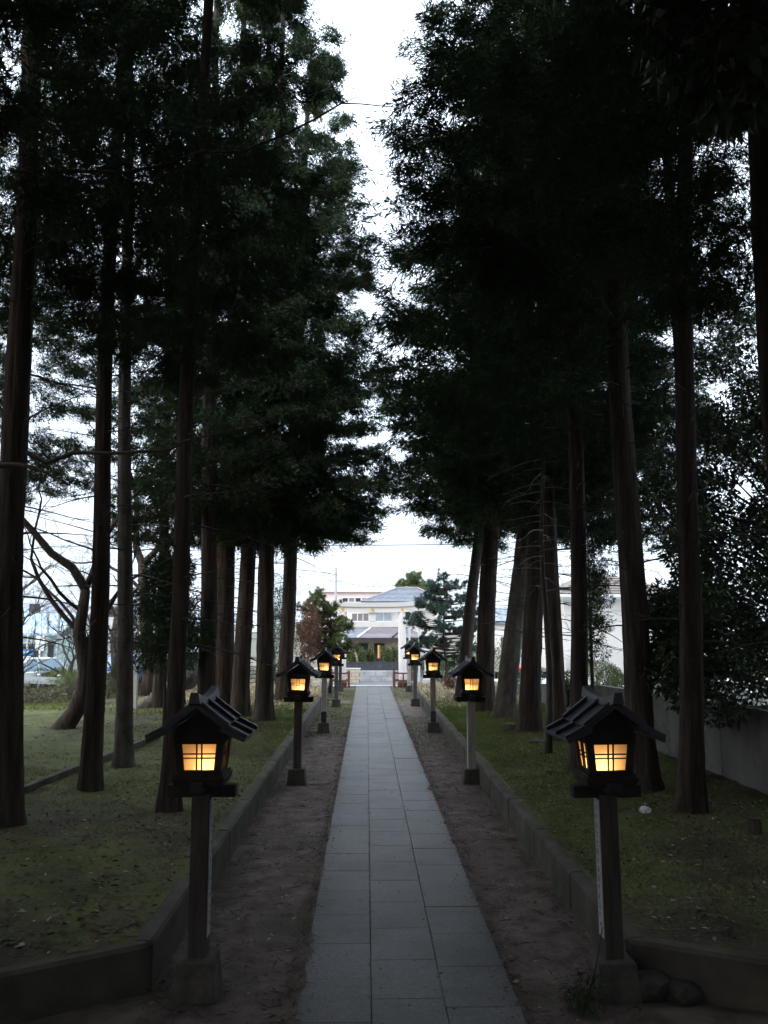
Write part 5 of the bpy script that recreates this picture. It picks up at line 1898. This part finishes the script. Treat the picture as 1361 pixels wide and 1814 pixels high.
# white marker post on the lawn
b = gp(238, 1262, .3)
mk = empty('marker_post', b)
hz1 = at(238, 1178, b.y).z - b.z
MB().frus(0, 0, -.1, hz1, .15, .14).build('shaft', M['post_stone'], mk, bevel=.012)
MB().frus(0, 0, hz1, hz1 + .06, .14, .04).build('pointed_top', M['post_stone'], mk)
tag(mk, 'white square marker post beside the slim grey-brown cedar', 'post')

# low edging strip across the left lawn
ed = empty('lawn_edging')
p0, p1 = gp(15, 1412, .42), gp(285, 1303, .42)
n = 6
for k in range(n):
    a, b_ = p0.lerp(p1, k / n), p0.lerp(p1, (k + .985) / n)
    d_ = (b_ - a).normalized()
    nr = Vector((-d_.y, d_.x, 0)) * .11
    zt = .47
    q = []
    for z in (.25, zt):
        q += [(a.x, a.y, z), (b_.x, b_.y, z), (b_.x + nr.x, b_.y + nr.y, z), (a.x + nr.x, a.y + nr.y, z)]
    MB().hexa(q).build('edging_block', M['kerb'], ed, bevel=.008)
tag(ed, 'low concrete edging strip crossing the left lawn between the cedars', 'edging')

# stumps, stones, rubbish
b = gp(1338, 1480, .36)
st = empty('tree_stump', b)
MB().lathe([(.10, -.1), (.085, .05), (.075, .20), (.02, .205)], 12).build('stump', M['bark_grey'], st)
tag(st, 'small stump at the right edge of the right bank', 'stump')
b = gp(905, 1293, .36)
st = empty('tree_stump', b)
MB().lathe([(.26, -.1), (.20, .06), (.17, .15), (.03, .17)], 14).build('stump', M['bark_grey'], st)
tag(st, 'low grey stump at the foot of the leaning cedar', 'stump')
b = gp(955, 1316, .36)


def stone(loc, s, label, seed, m='base_block'):
    r = random.Random(seed)
    bm = bmesh.new()
    bmesh.ops.create_icosphere(bm, subdivisions=2, radius=1)
    for v in bm.verts:
        v.co *= 1 + r.uniform(-.14, .14)
        v.co.x *= s[0]
        v.co.y *= s[1]
        v.co.z *= s[2]
    me = bpy.data.meshes.new('stone')
    bm.to_mesh(me)
    bm.free()
    return tag(link('stone', me, M[m], None, loc), label, 'stone')


stone(b, (.26, .2, .10), 'flat stone at the foot of the broad dark cedar', 3)
stone(gp(1150, 1762, 0) + Vector((0, 0, .06)), (.19, .15, .12), 'dark boulder at the foot of the right kerb corner beside the lantern base', 4, 'dark_stone')
stone(gp(1212, 1770, 0) + Vector((0, 0, .05)), (.14, .12, .09), 'smaller dark boulder right of the kerb corner boulder', 5, 'dark_stone')
stone(gp(492, 1240, .37), (.12, .1, .08), 'small stone at the foot of the cedar nearest the left path side', 6)

b = gp(1144, 1441, .37)
r = random.Random(5)
bm = bmesh.new()
bmesh.ops.create_icosphere(bm, subdivisions=3, radius=.075)
for v in bm.verts:
    v.co *= 1 + r.uniform(-.35, .25)
    v.co.z = v.co.z * .65
me = bpy.data.meshes.new('plastic_bag')
bm.to_mesh(me)
bm.free()
tag(link('plastic_bag', me, M['plastic_white'], None, b + Vector((0, 0, .04))), 'crumpled white plastic bag at the foot of the straight cedar on the right', 'litter')

# fallen cedar sprig leaning on the right lantern base
fbx = empty('fallen_branch', (1.72, 6.72, 0.02))
mb = MB()
mb.tube([(-.10, -.10, .0), (.0, -.04, .16), (.06, 0, .36), (.10, .02, .52)], [.012, .010, .007, .004], 5)
mb.build('twig', M['dead_wood'], fbx)
link('needles', quads_mesh('needles', blob_leaves([(-.10, -.10, .08), (-.03, -.06, .16), (-.14, -.02, .05), (-.05, -.16, .05)], [.09, .08, .09, .08], 420, .09, .009, 71, out=.4, down=.6)), M['cedar'], fbx)
tag(fbx, 'fallen cedar sprig propped against the nearest right lantern base', 'branch')

# ------------------------------------------------------------------ grass, straw, litter (uncountable)
rn = np.random.default_rng(77)


def in_left(n, ymin=6.2, ymax=42, xr=11):
    y = ymin + (ymax - ymin) * rn.random(n) ** 1.6
    x = KL - .2 - xr * rn.random(n) ** 1.2
    ok = y > 7.15 - .62 * np.abs(x - KL + .1)
    return x[ok], y[ok]


def in_right(n, ymin=6.2, ymax=42):
    y = ymin + (ymax - ymin) * rn.random(n) ** 1.6
    x = KR + .2 + 3.55 * rn.random(n)
    ok = y > 7.2 - .55 * np.abs(x - KR - .1)
    return x[ok], y[ok]


def blades(x, y, z, ln, wd, lean):
    n = len(x)
    P = np.stack([x, y, z - .008], -1)
    D = unit(np.stack([rn.normal(0, lean, n), rn.normal(0, lean, n), np.ones(n)], -1))
    return shoots(P, D, ln * rn.uniform(.5, 1.5, n), wd * rn.uniform(.7, 1.3, n), rn, .05, .4)


def patch(x, y, seed, thr, soft=.25):
    v = vnoise(x * 1.3, y * 1.3, seed) * .5 + .5
    return rn.random(len(x)) < np.clip((v - thr) / soft, 0, 1)


V = []
for fn, zf in ((in_left, bank_left_z), (in_right, bank_right_z)):
    x, y = fn(150000)
    k = patch(x, y, 31, .30) & (rn.random(len(x)) < np.clip((y - 4) / 8, .3, 1))
    x, y = x[k], y[k]
    sz = np.clip(y / 16, .7, 1.8)
    V.append(blades(x, y, zf(x, y), .055 * sz, .010 * sz, .75))
# green fringe on the dirt strip in the distance
x = np.concatenate([rn.uniform(KL + .05, PX0 - .02, 12000), rn.uniform(PX1 + .02, KR - .05, 8000)])
y = rn.uniform(18, 43, len(x))
k = patch(x, y, 33, .40) & (rn.random(len(x)) < np.clip((y - 17) / 12, 0, 1))
V.append(blades(x[k], y[k], np.zeros(k.sum()) + .005, .05, .016, .8))
tag(link('grass', quads_mesh('grass', np.concatenate(V)), M['grass']), 'short mossy grass covering the banks beside the path', 'grass', kind='stuff')

V = []
for fn, zf in ((in_left, bank_left_z), (in_right, bank_right_z)):
    x, y = fn(60000, 26, 42.4, ) if fn is in_right else fn(60000, 26, 42.4, 6)
    k = rn.random(len(x)) < np.clip((y - 27) / 9, 0, 1)
    x, y = x[k], y[k]
    V.append(blades(x, y, zf(x, y), .16, .055, 2.2))
tag(link('dry_grass', quads_mesh('dry_grass', np.concatenate(V)), M['straw']), 'pale dry grass on the far ends of the banks', 'grass', kind='stuff')


def litter(x, y, z, ln, wd):
    n = len(x)
    P = np.stack([x, y, z + .006 + .012 * rn.random(n)], -1)
    a = rn.uniform(0, 6.28, n)
    D = unit(np.stack([np.cos(a), np.sin(a), rn.normal(0, .18, n)], -1))
    S = unit(np.stack([-np.sin(a), np.cos(a), rn.normal(0, .35, n)], -1))
    ln = (ln * rn.uniform(.5, 1.5, n))[:, None]
    wd = (wd * rn.uniform(.6, 1.4, n))[:, None]
    up = np.array([0, 0, 1.0])
    mid = P + D * ln * .45 + up * ln * .10 * rn.uniform(-.2, 1, (n, 1))
    return np.stack([P, mid + S * wd / 2, P + D * ln, mid - S * wd / 2], 1)


x1_, y1_ = in_left(16000, 6.2, 26, 7)
k = patch(x1_, y1_, 35, .22)
x1_, y1_ = x1_[k], y1_[k]
x2_, y2_ = in_right(11000, 6.2, 26)
k = patch(x2_, y2_, 36, .22)
x2_, y2_ = x2_[k], y2_[k]
nd = 13000
xd = np.where(rn.random(nd) < .5, rn.uniform(KL + .02, PX0 - .01, nd), rn.uniform(PX1 + .01, KR - .02, nd))
# leaves gather along the kerb foot and the slab edge
e_ = rn.random(nd)
xd = np.where(e_ < .22, PX0 - np.abs(rn.normal(0, .07, nd)) - .01, xd)
xd = np.where((e_ > .22) & (e_ < .42), PX1 + np.abs(rn.normal(0, .07, nd)) + .01, xd)
xd = np.where((e_ > .42) & (e_ < .53), KL + .03 + np.abs(rn.normal(0, .1, nd)), xd)
xd = np.where((e_ > .53) & (e_ < .62), KR - .03 - np.abs(rn.normal(0, .1, nd)), xd)
yd_ = 5.0 + 30 * rn.random(nd) ** 1.7
n_p = 2600
xp = rn.uniform(PX0 + .02, PX1 - .02, n_p)
ee = rn.random(n_p)
xp = np.where(ee < .30, PX0 + np.abs(rn.normal(0, .07, n_p)), xp)
xp = np.where((ee > .30) & (ee < .58), PX1 - np.abs(rn.normal(0, .07, n_p)), xp)
xp = np.where((ee > .58) & (ee < .70), PX0 + SW * rn.integers(1, 3, n_p) + rn.normal(0, .012, n_p), xp)
yp = 5 + 32 * rn.random(n_p) ** 1.4
V = np.concatenate([litter(x1_, y1_, bank_left_z(x1_, y1_), .060, .030), litter(x2_, y2_, bank_right_z(x2_, y2_), .060, .030),
                    litter(xd, yd_, dirt_z(xd, yd_), .040, .018), litter(xp, yp, np.full(n_p, .011), .030, .012)])
tag(link('leaf_litter', quads_mesh('leaf_litter', V), M['leaf_brown']), 'brown fallen leaves scattered over the banks and dirt', 'leaves', kind='stuff')
x1_, y1_ = in_left(330, 6.2, 14, 5)
x2_, y2_ = in_right(200, 6.2, 14)
xd = np.where(rn.random(190) < .5, rn.uniform(KL + .02, PX0 - .01, 190), rn.uniform(PX1 + .01, KR - .02, 190))
yd_ = 5.0 + 14 * rn.random(190)
V = np.concatenate([litter(x1_, y1_, bank_left_z(x1_, y1_) + .01, .058, .030), litter(x2_, y2_, bank_right_z(x2_, y2_) + .01, .055, .030), litter(xd, yd_, dirt_z(xd, yd_) + .005, .05, .022)])
tag(link('pale_leaf_litter', quads_mesh('pale_leaf_litter', V), M['leaf_pale']), 'pale dry leaves lying face up near the lanterns', 'leaves', kind='stuff')
# cedar twigs on the dirt
nt_ = 900
xd = np.where(rn.random(nt_) < .5, rn.uniform(KL + .05, PX0 - .02, nt_), rn.uniform(PX1 + .02, KR - .05, nt_))
yd_ = 5.0 + 22 * rn.random(nt_) ** 1.4
V = litter(xd, yd_, dirt_z(xd, yd_), .17, .013)
xs2 = (xd[:, None] + rn.normal(0, .05, (nt_, 3))).reshape(-1)
ys2 = (yd_[:, None] + rn.normal(0, .03, (nt_, 3))).reshape(-1)
V = np.concatenate([V, litter(xs2, ys2, dirt_z(xs2, ys2), .085, .009)])
tag(link('fallen_twigs', quads_mesh('fallen_twigs', V), M['dead_wood']), 'dark cedar twigs strewn over the dirt strips', 'twigs', kind='stuff')
